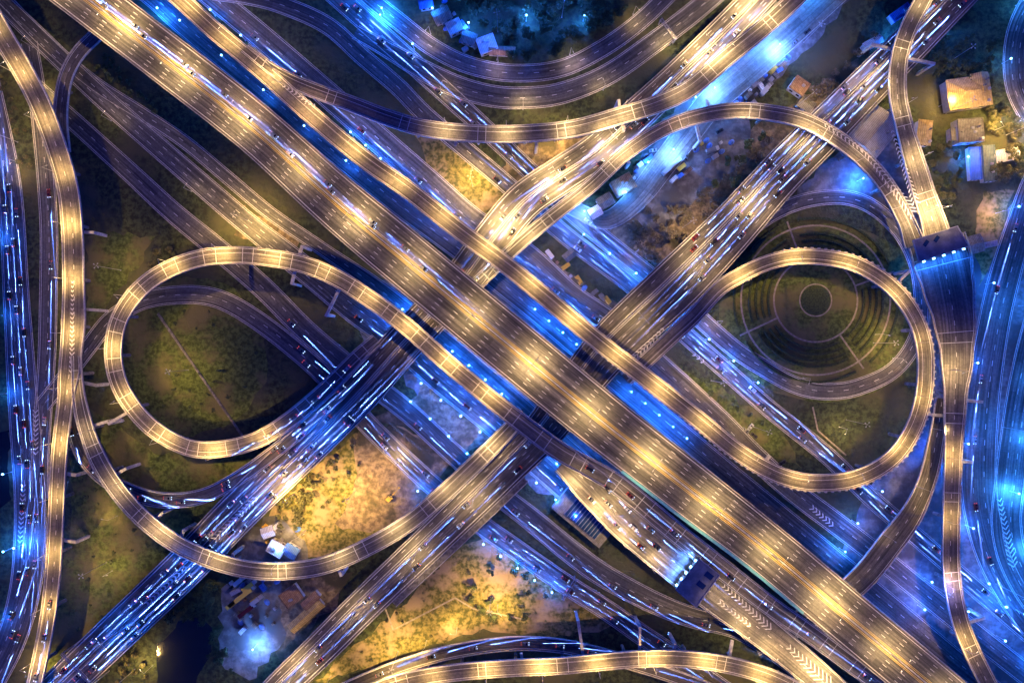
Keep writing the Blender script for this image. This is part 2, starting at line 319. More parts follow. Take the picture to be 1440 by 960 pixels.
# ---------------------------------------------------------------- ground
bm = newbm(); bmesh.ops.create_grid(bm, x_segments=2, y_segments=2, size=1500)
props(link('ground', bm, M['ground']), kind='structure')
def patch(name, poly, m, z, kind='structure', rough=2.0):
    bm = newbm(); pts = []
    n = len(poly)
    for i in range(n):
        a = P(*poly[i]); b = P(*poly[(i + 1) % n]); k = max(1, int((b - a).length / 5))
        for j in range(k):
            v = a.lerp(b, j / k) + Vector((random.uniform(-rough, rough), random.uniform(-rough, rough), 0)); v.z = z; pts.append(bm.verts.new(v))
    f = bm.faces.new(pts); bmesh.ops.triangulate(bm, faces=[f]); up(bm)
    return props(link(name, bm, m), kind=kind)
def circle(cx, cy, r, n=40, ry=None): return [(cx + r * math.cos(2 * math.pi * i / n), cy + (ry or r) * math.sin(2 * math.pi * i / n)) for i in range(n)]
patch('pavement', [(540,390),(700,360),(880,505),(1000,600),(900,700),(760,690),(600,570),(500,460)], M['pave'], 0.021)
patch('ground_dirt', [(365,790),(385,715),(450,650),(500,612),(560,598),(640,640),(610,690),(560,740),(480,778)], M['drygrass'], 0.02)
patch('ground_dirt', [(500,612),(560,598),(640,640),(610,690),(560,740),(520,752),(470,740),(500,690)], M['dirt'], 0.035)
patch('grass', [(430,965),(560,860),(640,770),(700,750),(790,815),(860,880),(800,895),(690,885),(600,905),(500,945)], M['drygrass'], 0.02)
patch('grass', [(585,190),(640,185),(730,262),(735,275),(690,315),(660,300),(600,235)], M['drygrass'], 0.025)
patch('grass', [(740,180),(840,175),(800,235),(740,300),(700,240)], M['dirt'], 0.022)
patch('grass', circle(270, 500, 105, ry=112), M['grass'], 0.03)
patch('grass', [(120,330),(220,330),(160,420),(120,470)], M['grass'], 0.028)
patch('grass', [(105,560),(230,640),(400,640),(330,720),(200,840),(110,920),(70,950),(100,700)], M['grass'], 0.024)
patch('grass', circle(1160, 440, 150, ry=125), M['grass'], 0.03, rough=0.5)
patch('pavement', [(1240,660),(1300,560),(1290,420),(1330,380),(1400,330),(1440,260),(1560,200),(1560,1060),(1400,1060),(1170,800)], M['pave'], 0.032)
patch('pavement', [(870,300),(915,190),(990,110),(1150,-20),(1210,-20),(1150,60),(1060,140),(1050,230),(1010,260),(960,300),(930,330)], M['pave'], 0.035)
patch('pavement', [(1150,235),(1250,180),(1300,330),(1270,300),(1180,262),(1110,290)], M['pave'], 0.034)
patch('pavement', [(335,760),(385,720),(430,760),(440,800),(330,812)], M['pave'], 0.04)
patch('pavement', [(310,830),(390,800),(400,900),(350,960),(310,930)], M['pave'], 0.04)
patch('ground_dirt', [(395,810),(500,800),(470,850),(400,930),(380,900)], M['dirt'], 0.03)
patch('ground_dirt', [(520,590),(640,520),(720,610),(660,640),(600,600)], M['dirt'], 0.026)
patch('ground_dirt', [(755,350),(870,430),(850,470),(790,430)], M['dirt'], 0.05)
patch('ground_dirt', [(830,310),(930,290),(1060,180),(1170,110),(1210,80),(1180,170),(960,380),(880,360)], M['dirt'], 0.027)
patch('ground_dirt', [(340,290),(420,340),(400,360),(330,330)], M['dirt'], 0.05)
patch('grass', [(930,500),(1090,590),(1130,660),(1080,640),(1000,570)], M['grass'], 0.03)
patch('grass', [(1385,270),(1425,265),(1400,360),(1380,400),(1370,330)], M['drygrass'], 0.045)
patch('water', [(222,905),(262,868),(300,880),(298,920),(270,960),(225,975)], M['water'], 0.05)
patch('water', [(-30,620),(12,600),(14,700),(-30,740)], M['water'], 0.05)

# right garden rings
GC = P(1147, 422)
def arc_strip(name, r, wd, h, m, a0=0, a1=360, z=0.05, squash=1.0):
    bm = newbm(); n = max(6, int(abs(a1 - a0) / 4)); rows = []
    for i in range(n + 1):
        a = R(a0 + (a1 - a0) * i / n); c, s = math.cos(a), math.sin(a)
        q = [GC + Vector(((r - wd/2) * c, (r - wd/2) * s * squash, z)), GC + Vector(((r + wd/2) * c, (r + wd/2) * s * squash, z))]
        if h: q += [q[1] + Vector((0, 0, h)), q[0] + Vector((0, 0, h))]
        rows.append([bm.verts.new(v) for v in q])
    for a, b in zip(rows, rows[1:]):
        k = len(a)
        for j in range(k if k > 2 else 1): bm.faces.new((a[j], b[j], b[(j + 1) % k], a[(j + 1) % k]))
    if h: bm.faces.new(rows[0]); bm.faces.new(rows[-1]); fixn(bm)
    else: up(bm)
    return link(name, bm, m)
for r, wd in ((9, .7), (23.5, 1.0), (42, 1.0)):
    props(arc_strip('garden_path', r, wd, 0, M['path'], z=0.06), kind='structure')
for a in (20, 110, 205, 305):
    bm = newbm(); d = Vector((math.cos(R(a)), math.sin(R(a)), 0)); nrm = Vector((-d.y, d.x, 0)) * 0.5
    bm.faces.new([bm.verts.new(v + Vector((0,0,.075))) for v in (GC + d*24 + nrm, GC + d*24 - nrm, GC + d*47 - nrm, GC + d*47 + nrm)]); up(bm)
    props(link('garden_path', bm, M['path']), kind='structure')
hi = 0
quad = {0: 'east', 1: 'north', 2: 'west', 3: 'south'}
for r in (27, 30.5, 34, 37.5, 46):
    for qd, (a0, a1) in enumerate(((26, 104), (116, 199), (211, 299), (311, 374))):
        o = arc_strip('garden_hedge', r, 1.1, 1.0, M['hedge'], a0, a1, z=0.0)
        rn = {27: 'innermost', 30.5: 'second', 34: 'third', 37.5: 'fourth', 46: 'outermost'}[r]
        props(o, 'low curved hedge, %s ring, %s quarter of the round garden' % (rn, ('upper right', 'upper left', 'lower left', 'lower right')[qd]), 'hedge', 'curved hedges of the round garden')
bm = newbm(); bmesh.ops.create_cone(bm, cap_ends=True, segments=40, radius1=8.4, radius2=6.5, depth=0.8, matrix=Matrix.Translation(GC + Vector((0,0,.4))))
props(link('garden_mound', bm, M['hedge']), 'round planted mound at the centre of the circular garden', 'planting bed')
# drainage ditch wall across the left loop
bm = newbm()
for a, b in (((223,440),(345,618)),):
    A_, B_ = P(*a), P(*b); d = B_ - A_; box(bm, *((A_ + B_) / 2 + Vector((0,0,.35))), d.length, 0.6, 0.7, math.atan2(d.y, d.x))
props(link('low_wall', bm, M['concd']), 'long low concrete wall crossing the grass inside the left loop', 'wall')
def strip(name, a, b, w, m, z, **k):
    A_, B_ = P(*a), P(*b); d = (B_ - A_).normalized(); n = Vector((-d.y, d.x, 0)) * w / 2
    bm = newbm(); bm.faces.new([bm.verts.new(v + Vector((0, 0, z))) for v in (A_ + n, A_ - n, B_ - n, B_ + n)]); up(bm)
    return props(link(name, bm, m), **k)
strip('ditch', (222,441), (346,620), 1.5, M['concd'], 0.06, kind='structure')
for a, b in (((540,850),(553,885)),((553,885),(640,840)),((640,840),(665,855)),((665,855),(735,870)),((1150,605),(1190,640)),((1143,572),(1150,605))):
    strip('path', a, b, 0.9, M['path'], 0.06, kind='structure')

# ---------------------------------------------------------------- roads
def parapet_sec(side, h=0.95, t=0.35):
    o = -side * t
    return [(side, 0, 0), (side, 0, h), (side, o, h), (side, o, 0)]
LONG = {'main': 'grey eight-lane viaduct crossing the whole picture from upper left to lower right',
 'B': 'warm-lit ramp hugging the main viaduct then looping round the circular garden',
 'C': 'S-curved ramp sweeping across the top above the cross viaduct',
 'D1': 'six-lane cross viaduct nearest the upper left, under the left loop',
 'D2': 'six-lane cross viaduct nearest the lower right, beside the garden loop',
 'F': 'arched two-lane ramp at upper right ending at the toll canopy',
 'G': 'narrow ramp coming from the top edge down past the orange roofed house',
 'H': 'long ramp running from the dark toll canopy down the right side',
 'K': 'curved viaduct running down the left side with chevrons in its middle',
 'J': 'sweeping ramp curving below the left loop to the lower cross viaduct',
 'L': 'teardrop left loop ramp with pale expansion joints',
 'Pz': 'bright toll plaza ramp leading to the lower canopy with two skylights',
 'N': 'yellow-lit ramp curving along the bottom edge',
 'O': 'low blue-lit road bridge curving just above the bottom ramp',
 'S': 'low blue-lit ramp curving below the left loop into the cross viaduct',
 'X': 'short brown curved ramp between the left viaduct and the main viaduct',
 'AB': 'dark bent ramp passing under the main viaduct at lower right'}
def build_elevated(key):
    p = ROADS[key]; o = p.o
    root = empty('overpass', p.p[len(p.p) // 2] * 1.0)
    root.location.z = 0
    bpy_loc = root.location.copy()
    def add(name, bm, m):
        bmesh.ops.translate(bm, verts=bm.verts[:], vec=-bpy_loc); ob = link(name, bm, m, root); return ob
    props(root, LONG[key], 'overpass')
    p.root = root; p.add = add
    zoff = {'F': .013, 'G': .021, 'L': .017, 'B': .011, 'J': .009}.get(key, 0)
    bm = newbm(); sweep(bm, p, [(-1, 0, zoff), (1, 0, zoff), (1, 0, -0.5), (0.55, 0, -1.5), (-0.55, 0, -1.5), (-1, 0, -0.5)]); fixn(bm); add('deck', bm, [M[o['surf']]])
    for sd in (-1, 1):
        bm = newbm(); sweep(bm, p, parapet_sec(sd, h=1.0)); fixn(bm); add('parapet', bm, M['conc'])
    wb = newbm(); yb = newbm(); dz = 0.03 + zoff
    if o.get('median'):
        bm = newbm(); k0 = o.get('k0', 0); sweep(bm, p, [(k0, -.4, 0), (k0, -.25, 1.0), (k0, .25, 1.0), (k0, .4, 0)], near(p, P(400, 655, 10))[1] if key == 'D1' else 0); fixn(bm); add('median_barrier', bm, M['conc'])
        mark = M['yellow'] if key == 'main' else M['white']
        for s in (-1, 1):
            stripe(yb, p, k0, s * 1.1, 0.28, dz)
            if key == 'main': stripe(yb, p, 0, s * 1.9, 0.2, dz)
            stripe(wb, p, s, -s * 1.5, 0.38, dz)
            n = o['lanes'] if not k0 else (4 if s * k0 < 0 else 2)
            for j in range(1, n):
                f = j / n; stripe(wb, p, k0 + (s - k0) * f, s * (1.9 * (1 - f) - 1.5 * f), 0.25, dz, dash=(2.8, 7.8))
    else:
        for s in (-1, 1): stripe(wb, p, s, -s * 0.95, 0.36, dz)
        if o['lanes'] >= 2 and (key in ('K', 'G', 'H', 'Pz', 'AB', 'X')):
            stripe(wb, p, 0, 0, 0.26, dz, dash=(2.5, 6))
        elif key in ('L', 'B', 'J', 'F', 'N', 'C'):
            stripe(wb, p, 0.28, 0, 0.2, dz)
    if o.get('joints'):
        s = 8.0; k = 0
        while s < p.L - 4:
            a, n_, w, d = at(p, s); d2 = Vector((d.x, d.y, 0)).normalized() * 0.14
            q = [a + n_ * (w/2 - .4) - d2, a + n_ * (w/2 - .4) + d2, a - n_ * (w/2 - .4) + d2, a - n_ * (w/2 - .4) - d2]
            wb.faces.new([wb.verts.new(v + Vector((0, 0, dz + .012))) for v in q])
            s += ((6.5 if k % 2 == 0 else 15) if key == 'L' else (5 if k % 2 == 0 else 38)) + random.uniform(-1, 1); k += 1
    up(wb); add('lane_markings', wb, M['white'])
    if len(yb.faces): up(yb); add('median_lines', yb, M['yellow'] if key == 'main' else M['white'])
    else: yb.free()
    if o.get('posts'):
        bm = newbm(); box(bm, 0, 0, .6, .5, 1.1, 1.6); me = None
        for i in range(100):
            a, n_, w, d = at(p, p.L * (.42 + .44 * i / 99)); v = a - n_ * (w / 2 + .35)
            if me is None: ob = link('barrier_post', bm, M['conc'], root); me = ob.data
            else: ob = bpy.data.objects.new('barrier_post', me); COL.objects.link(ob); ob.parent = root
            ob.location = v - bpy_loc; ob.rotation_euler = (0, 0, math.atan2(n_.y, n_.x))
    if key == 'main':
        bm = newbm(); s0 = near(p, P(880, 655, 20))[1]; s1 = near(p, P(1135, 858, 20))[1]
        sweep(bm, p, [(-1, -.45, .9), (-1, -.45, 1.35), (-1, 1.1, 1.35), (-1, 1.1, 1.0)], s0, s1); fixn(bm); add('teal_screen', bm, M['teal'])
    if key == 'D2':
        s0 = near(p, P(553, 843, 10))[1]; s1 = near(p, P(735, 668, 10))[1]
        bm = newbm(); sweep(bm, p, [(-1, -.1, -.3), (-1, -3.2, -.3), (-1, -3.2, .02), (-1, -.1, .02)], s0, s1); fixn(bm); add('side_walkway', bm, M['concd'])
        bm = newbm(); sweep(bm, p, [(-1, -3.2, -.3), (-1, -3.5, -.3), (-1, -3.5, 1), (-1, -3.2, 1)], s0, s1); fixn(bm); add('walkway_parapet', bm, M['conc'])
def build_ground(key):
    p = ROADS[key]; o = p.o
    bm = newbm(); sweep(bm, p, [(-1, 0, 0), (1, 0, 0)]); up(bm)
    props(link('road', bm, M[o.get('surf', 'road')]), kind='structure')
    kb = newbm()
    for sd in (-1, 1): sweep(kb, p, [(sd, sd*.0, -.1), (sd, 0, .14), (sd, sd * .35, .14), (sd, sd * .35, -.1)])
    fixn(kb); props(link('road_kerb', kb, M['conc']), kind='structure')
    wb = newbm()
    if o['lanes']:
        for s in (-1, 1): stripe(wb, p, s, -s * 0.7, 0.24, 0.012)
        n = o['lanes']
        for j in range(1, n):
            f = 2 * j / n - 1; stripe(wb, p, f, -f * .7, 0.24, 0.012, dash=(3, 6))
        up(wb); props(link('road_markings', wb, M['white']), kind='structure')
    else: wb.free()
ELEV = [k for k, p in ROADS.items() if not p.o.get('ground')]
for k in ELEV: build_elevated(k)
for k, p in ROADS.items():
    if p.o.get('ground'): build_ground(k)

# piers -------------------------------------------------
def clear_of(v, ztop, skip, margin=1.3):
    for k, p in ROADS.items():
        if k == skip: continue
        d, s = near(p, v)
        if s in (0, p.L) and d > 3: continue
        q, n_, w, _ = at(p, s)
        if d < w / 2 + margin and q.z < ztop - 1: return False
    return True
for key in ELEV:
    p = ROADS[key]; s = 10.0; add = p.add
    wide = p.o.get('median')
    while s < p.L - 6:
        placed = False
        for ds in (0, 4, -4, 8, -8, 12):
            a, n_, w, d = at(p, min(p.L - 2, max(2, s + ds)))
            offs = (-w * .25, w * .25) if wide else (0,)
            ok = all(clear_of(a + n_ * o_, a.z, key) for o_ in offs)
            if ok and abs(a.x) < 330 and abs(a.y) < 230:
                bm = newbm(); an = math.atan2(n_.y, n_.x)
                box(bm, a.x, a.y, a.z - 2.1, w * (.8 if wide else .55), 1.6, 1.15, an)
                for o_ in offs:
                    v = a + n_ * o_; tube(bm, (v.x, v.y, 0), (v.x, v.y, a.z - 2.6), 0.95, 0.95, 10)
                add('pier', bm, M['concd']); placed = True; break
        s += 30 if placed else 22
# outrigger piers seen beside the decks: (road, px, py of free end, length px)
for key, px, py, ln in (('K',133,327,16),('K',136,436,14),('K',136,542,14),('J',152,592,22),('J',178,658,22),('J',230,720,22),('J',258,745,16),('J',328,778,16),
                        ('K',108,668,20),('K',108,762,24),('C',540,155,10),('C',870,140,22),('C',878,182,16),('H',1382,565,22),('H',1368,650,16),('H',1310,583,22),('H',1385,868,26),
                        ('L',152,596,10),('L',425,345,14),('L',410,400,18),('L',458,445,26),('G',1315,90,40),('G',1225,62,34),('N',733,918,10),('N',813,872,44),('N',900,880,34),('N',950,905,16),('N',1030,900,20),
                        ('F',985,200,20),('F',995,140,14),('B',1083,640,26),('B',1275,640,20),('B',1280,380,14),('C',640,205,8),('C',755,205,10),('J',480,810,12),('F',885,230,10)):
    p = ROADS[key]; zt = at(p, near(p, P(px, py, 15))[1])[0].z
    v = P(px, py, zt - 2); d0, s = near(p, v); a, n_, w, d = at(p, s); a = a.copy(); a.z = v.z
    dirv = (v - a); dirv.z = 0; dirv.normalize()
    st = a + dirv * (-w * .3); L_ = (v - st).length; mid = (st + v) / 2
    bm = newbm(); an = math.atan2(dirv.y, dirv.x); box(bm, mid.x, mid.y, zt - 2.35, L_, 1.5, 1.5, an)
    for f in (0.96,):
        q = st.lerp(v, f); 
        if clear_of(q, 9, key, 0): box(bm, q.x, q.y, (zt - 3.1) / 2, 1.4, 1.5, zt - 3.1, an)
    p.add('outrigger_pier', bm, M['conc'])

# chevrons and gore markings ------------------------------
def chevrons(key, a, b, wpx, gap=3.0, flip=False, thick=0.75):
    p = ROADS[key]; z = at(p, near(p, P(*a, 12))[1])[0].z
    A_, B_ = P(*a, z), P(*b, z); d = (B_ - A_); L_ = d.length; d.normalize(); n = Vector((-d.y, d.x, 0)); w0, w1 = [x * MPP for x in (wpx if isinstance(wpx, tuple) else (wpx, wpx))]
    bm = newbm(); s = 0
    while s < L_:
        hw = (w0 + (w1 - w0) * s / L_) / 2
        c = A_ + d * s; zz = at(p, near(p, c)[1])[0].z + .055; t = d * thick; lead = d * (hw * (-1 if flip else 1))
        for sg in (-1, 1):
            q = [c + lead, c + lead + t, c + n * sg * hw + t, c + n * sg * hw]
            f = bm.faces.new([bm.verts.new(Vector((v.x, v.y, zz))) for v in q])
        s += gap
    up(bm)
    if hasattr(p, 'add'): p.add('chevron_markings', bm, M['white'])
    else: props(link('road_markings', bm, M['white']), kind='structure')
chevrons('D1', (300,760), (358,702), 9, 2.6); chevrons('D1', (205,850), (262,796), 7, 2.6)
chevrons('D1', (375,622), (430,575), (10, 4), 2.6); chevrons('K', (102,395), (101,525), (3, 8), 2.4)
chevrons('F', (1162,176), (1215,212), 6, 2.6, True); chevrons('F', (1215,212), (1290,305), (7, 16), 2.6, True); chevrons('G', (1255,185), (1290,290), (4, 12), 2.4, True)
chevrons('Pz', (1016,822), (1085,885), (6, 12), 2.6); chevrons('Pz', (1010,845), (1055,880), 6, 2.6); chevrons('Pz', (1108,908), (1165,962), (8, 22), 2.8)
chevrons('D2', (888,508), (930,465), (10, 6), 2.6); chevrons('B', (398,120), (440,148), 5, 2.4)
chevrons('Wd', (50,575), (50,640), 8, 2.6); chevrons('V', (33,680), (28,762), 7, 2.6)
chevrons('AF', (1405,700), (1425,795), (7, 14), 2.6); chevrons('Q1', (1140,712), (1168,736), 8, 2.4); chevrons('Q1', (1098,722), (1120,738), 7, 2.4)
chevrons('T', (975,497), (988,508), 6, 3)

# ---------------------------------------------------------------- street lamps
def spot(parent, loc, energy, col, size=150, blend=1.0, name='lamp_light', rad=0.25):
    l = bpy.data.lights.new(name, 'SPOT'); l.energy = energy; l.color = col; l.spot_size = R(size); l.spot_blend = blend; l.shadow_soft_size = rad
    o = bpy.data.objects.new(name, l); COL.objects.link(o); o.parent = parent; o.location = loc; return o
LDATA = {}
def lamp_proto(kind):
    root = empty('street_lamp', (0, 0, -500))
    h = {'double': 15, 'single': 10, 'post': 7, 'mast': 24}[kind]
    bm = newbm(); tube(bm, (0,0,0), (0,0,h), .14 if kind != 'double' else .2, .08, 8); box(bm, 0, 0, .25, .5, .5, .5)
    pole = link('pole', bm, M['steel'], root); ks = [pole]
    for sg in ((-1, 1) if kind == 'double' else (1,) if kind == 'single' else ()):
        r_ = 3.2 if kind == 'double' else 2.4
        bm = newbm(); tube(bm, (0,0,h - .2), (sg * r_, 0, h + .3), .07, .05, 6); ks.append(link('arm', bm, M['steel'], root))
        bm = newbm(); vs = box(bm, sg * (r_ + .45), 0, h + .3, 1.1, .42, .2); bmesh.ops.bevel(bm, geom=bm.edges[:], offset=.05, segments=1, affect='EDGES')
        hd = link('lamp_head', bm, M['steel'], root); ks.append(hd)
        bm = newbm(); box(bm, sg * (r_ + .45), 0, h + .17, .8, .34, .05); reg(hd, link('lens', bm, M['lampw'], hd))
    if kind == 'post':
        bm = newbm(); bmesh.ops.create_uvsphere(bm, u_segments=12, v_segments=8, radius=.5, matrix=Matrix.Translation((0,0,h + .35))); ks.append(link('lamp_head', bm, M['lampb'], root, True))
    if kind == 'mast':
        for q in range(4):
            a = q * math.pi / 2; bm = newbm(); tube(bm, (0, 0, h - .3), (1.1 * math.cos(a), 1.1 * math.sin(a), h), .05, .05, 5); ks.append(link('arm', bm, M['steel'], root))
            bm = newbm(); box(bm, 1.4 * math.cos(a), 1.4 * math.sin(a), h, .7, .5, .25, a); hd = link('lamp_head', bm, M['steel'], root); ks.append(hd)
            bm = newbm(); box(bm, 1.4 * math.cos(a), 1.4 * math.sin(a), h - .15, .55, .4, .05, a); reg(hd, link('lens', bm, M['lampw'], hd))
    for k in ks: reg(root, k)
    return root, h
PROTO = {}
used = {}
def place_lamp(kind, v, ang, energy, col, label, group, size=150):
    if kind not in PROTO: PROTO[kind] = lamp_proto(kind)
    pr, h = PROTO[kind]
    if kind not in used: used[kind] = 1; o = pr; o.location = v; o.rotation_euler = (0, 0, ang)
    else: o = tree_copy(pr, v, ang)
    props(o, label, 'street lamp', group)
    energy *= random.choice((.72, .88, 1.0, 1.1, 1.25)) if kind != 'post' else random.choice((.6, 1, 1.3)); key = (kind, energy, col, size)
    if key not in LDATA:
        t = 'POINT' if kind == 'post' else 'SPOT'
        l = bpy.data.lights.new('lamp_light', t); l.energy = energy; l.color = col; l.shadow_soft_size = .3
        if t == 'SPOT': l.spot_size = R(size); l.spot_blend = 1
        LDATA[key] = l
    for x in ((-3.6, 3.6) if kind == 'double' else (2.85,) if kind == 'single' else (0,)):
        lo = bpy.data.objects.new('lamp_light', LDATA[key]); COL.objects.link(lo); lo.parent = o
        lo.location = (x, 0, h - (.5 if kind in ('post', 'mast') else .05))
    return o
def roof_over(v, h):
    for k, p in ROADS.items():
        if p.o.get('ground'): continue
        d, s = near(p, v); q, n_, w, _ = at(p, s)
        if d < w / 2 + 1.0 and v.z + 1 < q.z - 1.5 < v.z + h + 1.5: return True
    return False
def lamps_along(key, kind, spacing, side, energy, col, s0=0.0, s1=1.0, start=8, size=150, desc=None):
    p = ROADS[key]; s = p.L * s0 + start; items = []
    while s < p.L * s1:
        a, n_, w, d = at(p, s)
        v = a + n_ * (side * (w / 2 + (-.2 if not p.o.get('ground') else .8))) if side else a.copy()
        if abs(a.x) < 320 and abs(a.y) < 222 and not roof_over(v, {'double': 15.5, 'single': 10.5, 'post': 7.5}[kind]): items.append((v, n_))
        s += spacing
    for i, (v, n_) in enumerate(items):
        u = n_ * (-side) if side else n_
        place_lamp(kind, v, math.atan2(u.y, u.x), energy, col, '%s %s lamp from %s on the %s%s' % (ordw(i + 1), {'double': 'double-armed', 'single': 'single-armed', 'post': 'blue globe'}[kind], 'left' if p.p[0].x < p.p[-1].x else 'right', p.o['desc'], ', ' + desc if desc else ''), 'street lamps along the ' + p.o['desc'])
EW = 5200 * K_WARM
lamps_along('main', 'double', 41, 0, EW * 1.75, WARMW, start=12, size=155)
lamps_along('B', 'single', 30, 1, EW * 1.3, WARM, 0, .90, size=130)
lamps_along('C', 'single', 33, 1, EW * 1.0, WARMW, .3, 1, size=130)
lamps_along('F', 'single', 34, -1, EW * .7, WARMW, 0, 1, size=130)
lamps_along('G', 'single', 30, 1, EW * 1.0, WARMW, .1, 1, size=130)
lamps_along('K', 'single', 30, -1, EW * 1.5, WARM, 0, 1, size=130)
lamps_along('J', 'single', 34, 1, EW * 1.0, WARMW, .1, 1, size=130)
lamps_along('L', 'single', 28, 1, EW * 1.35, WARM, .1, .62, size=130)
lamps_along('Pz', 'single', 20, -1, EW * 1.1, WARMW, .02, .34, size=140, desc='above the canopy')
lamps_along('Pz', 'single', 20, -1, EW * 1.1, WARMW, .56, 1, size=140, desc='below the canopy')
lamps_along('AB', 'single', 34, -1, EW * .35, WARMW, .05, .7, size=140)
lamps_along('N', 'single', 30, -1, EW * 1.7, WARM, 0, 1, size=130)
lamps_along('H', 'single', 34, -1, EW * 1.1, WARM, .42, 1, size=130)
lamps_along('D1', 'double', 36, 0, EW * 2.6, WARMW, .66, 1, size=130, desc='upper right half')
lamps_along('D2', 'double', 45, 0, EW * .9, WARMW, 0, .9, size=130)
lamps_along('D1', 'double', 52, 0, EW * .6, COOL, 0, .44, size=130, desc='lower left half')
lamps_along('U1', 'single', 44, 1, EW * .35, WARMW, .3, 1, size=150)
lamps_along('U2', 'single', 44, -1, EW * .6, WARMW, .2, 1, size=140)
lamps_along('Y3', 'single', 60, -1, EW * .1, WARMW, .1, .5, size=140)
lamps_along('Q3', 'single', 60, 1, EW * .25, WARMW, .3, .7, size=140)
EB = 1500 * K_COOL
lamps_along('Q1', 'post', 11, -1, EB, COOL, .22, .56, desc='middle')
lamps_along('Y3', 'post', 11, 1, EB, COOL, .62, 1, desc='lower kerb')
lamps_along('Y3', 'post', 14, -1, EB, COOL, .66, .98, desc='upper kerb')
lamps_along('AA', 'post', 11.5, -1, EB, COOL, .54, .75)
lamps_along('Y2', 'post', 14, 1, EB * .8, COOL, .45, .62)
lamps_along('T', 'post', 18, 1, EB * 1.3, COOL, .34, .62, desc='middle')
lamps_along('Q1', 'post', 22, -1, EB, COOL, .0, .16, desc='upper left')
lamps_along('Q3', 'post', 24, 1, EB * 1.2, COOL, .02, .16)
lamps_along('Q0', 'post', 10, 0, EB * 1.2, COOL, .46, .64)
lamps_along('Y1', 'post', 12, 0, EB * 1.2, COOL, .66, .96)
lamps_along('Q0', 'post', 30, 0, EB * .4, COOL, .03, .30, desc='upper left')
lamps_along('AE', 'post', 44, -1, EB * 2.0, COOL, .0, 1)
lamps_along('AF', 'post', 34, 1, EB * 3, (.03, .24, 1.0), .0, 1)
lamps_along('AG', 'post', 30, -1, EB * 1.6, (.03, .24, 1.0), .0, 1)
lamps_along('SR', 'post', 22, 1, EB * 1.3, (.05, .25, 1.0), .15, 1)
lamps_along('V', 'post', 44, -1, EB * .8, COOL, .1, 1)
lamps_along('Q1', 'post', 26, 1, EB * .9, COOL, .75, 1, desc='lower right')
lamps_along('T', 'post', 26, 1, EB * .8, COOL, .75, 1, desc='lower right')
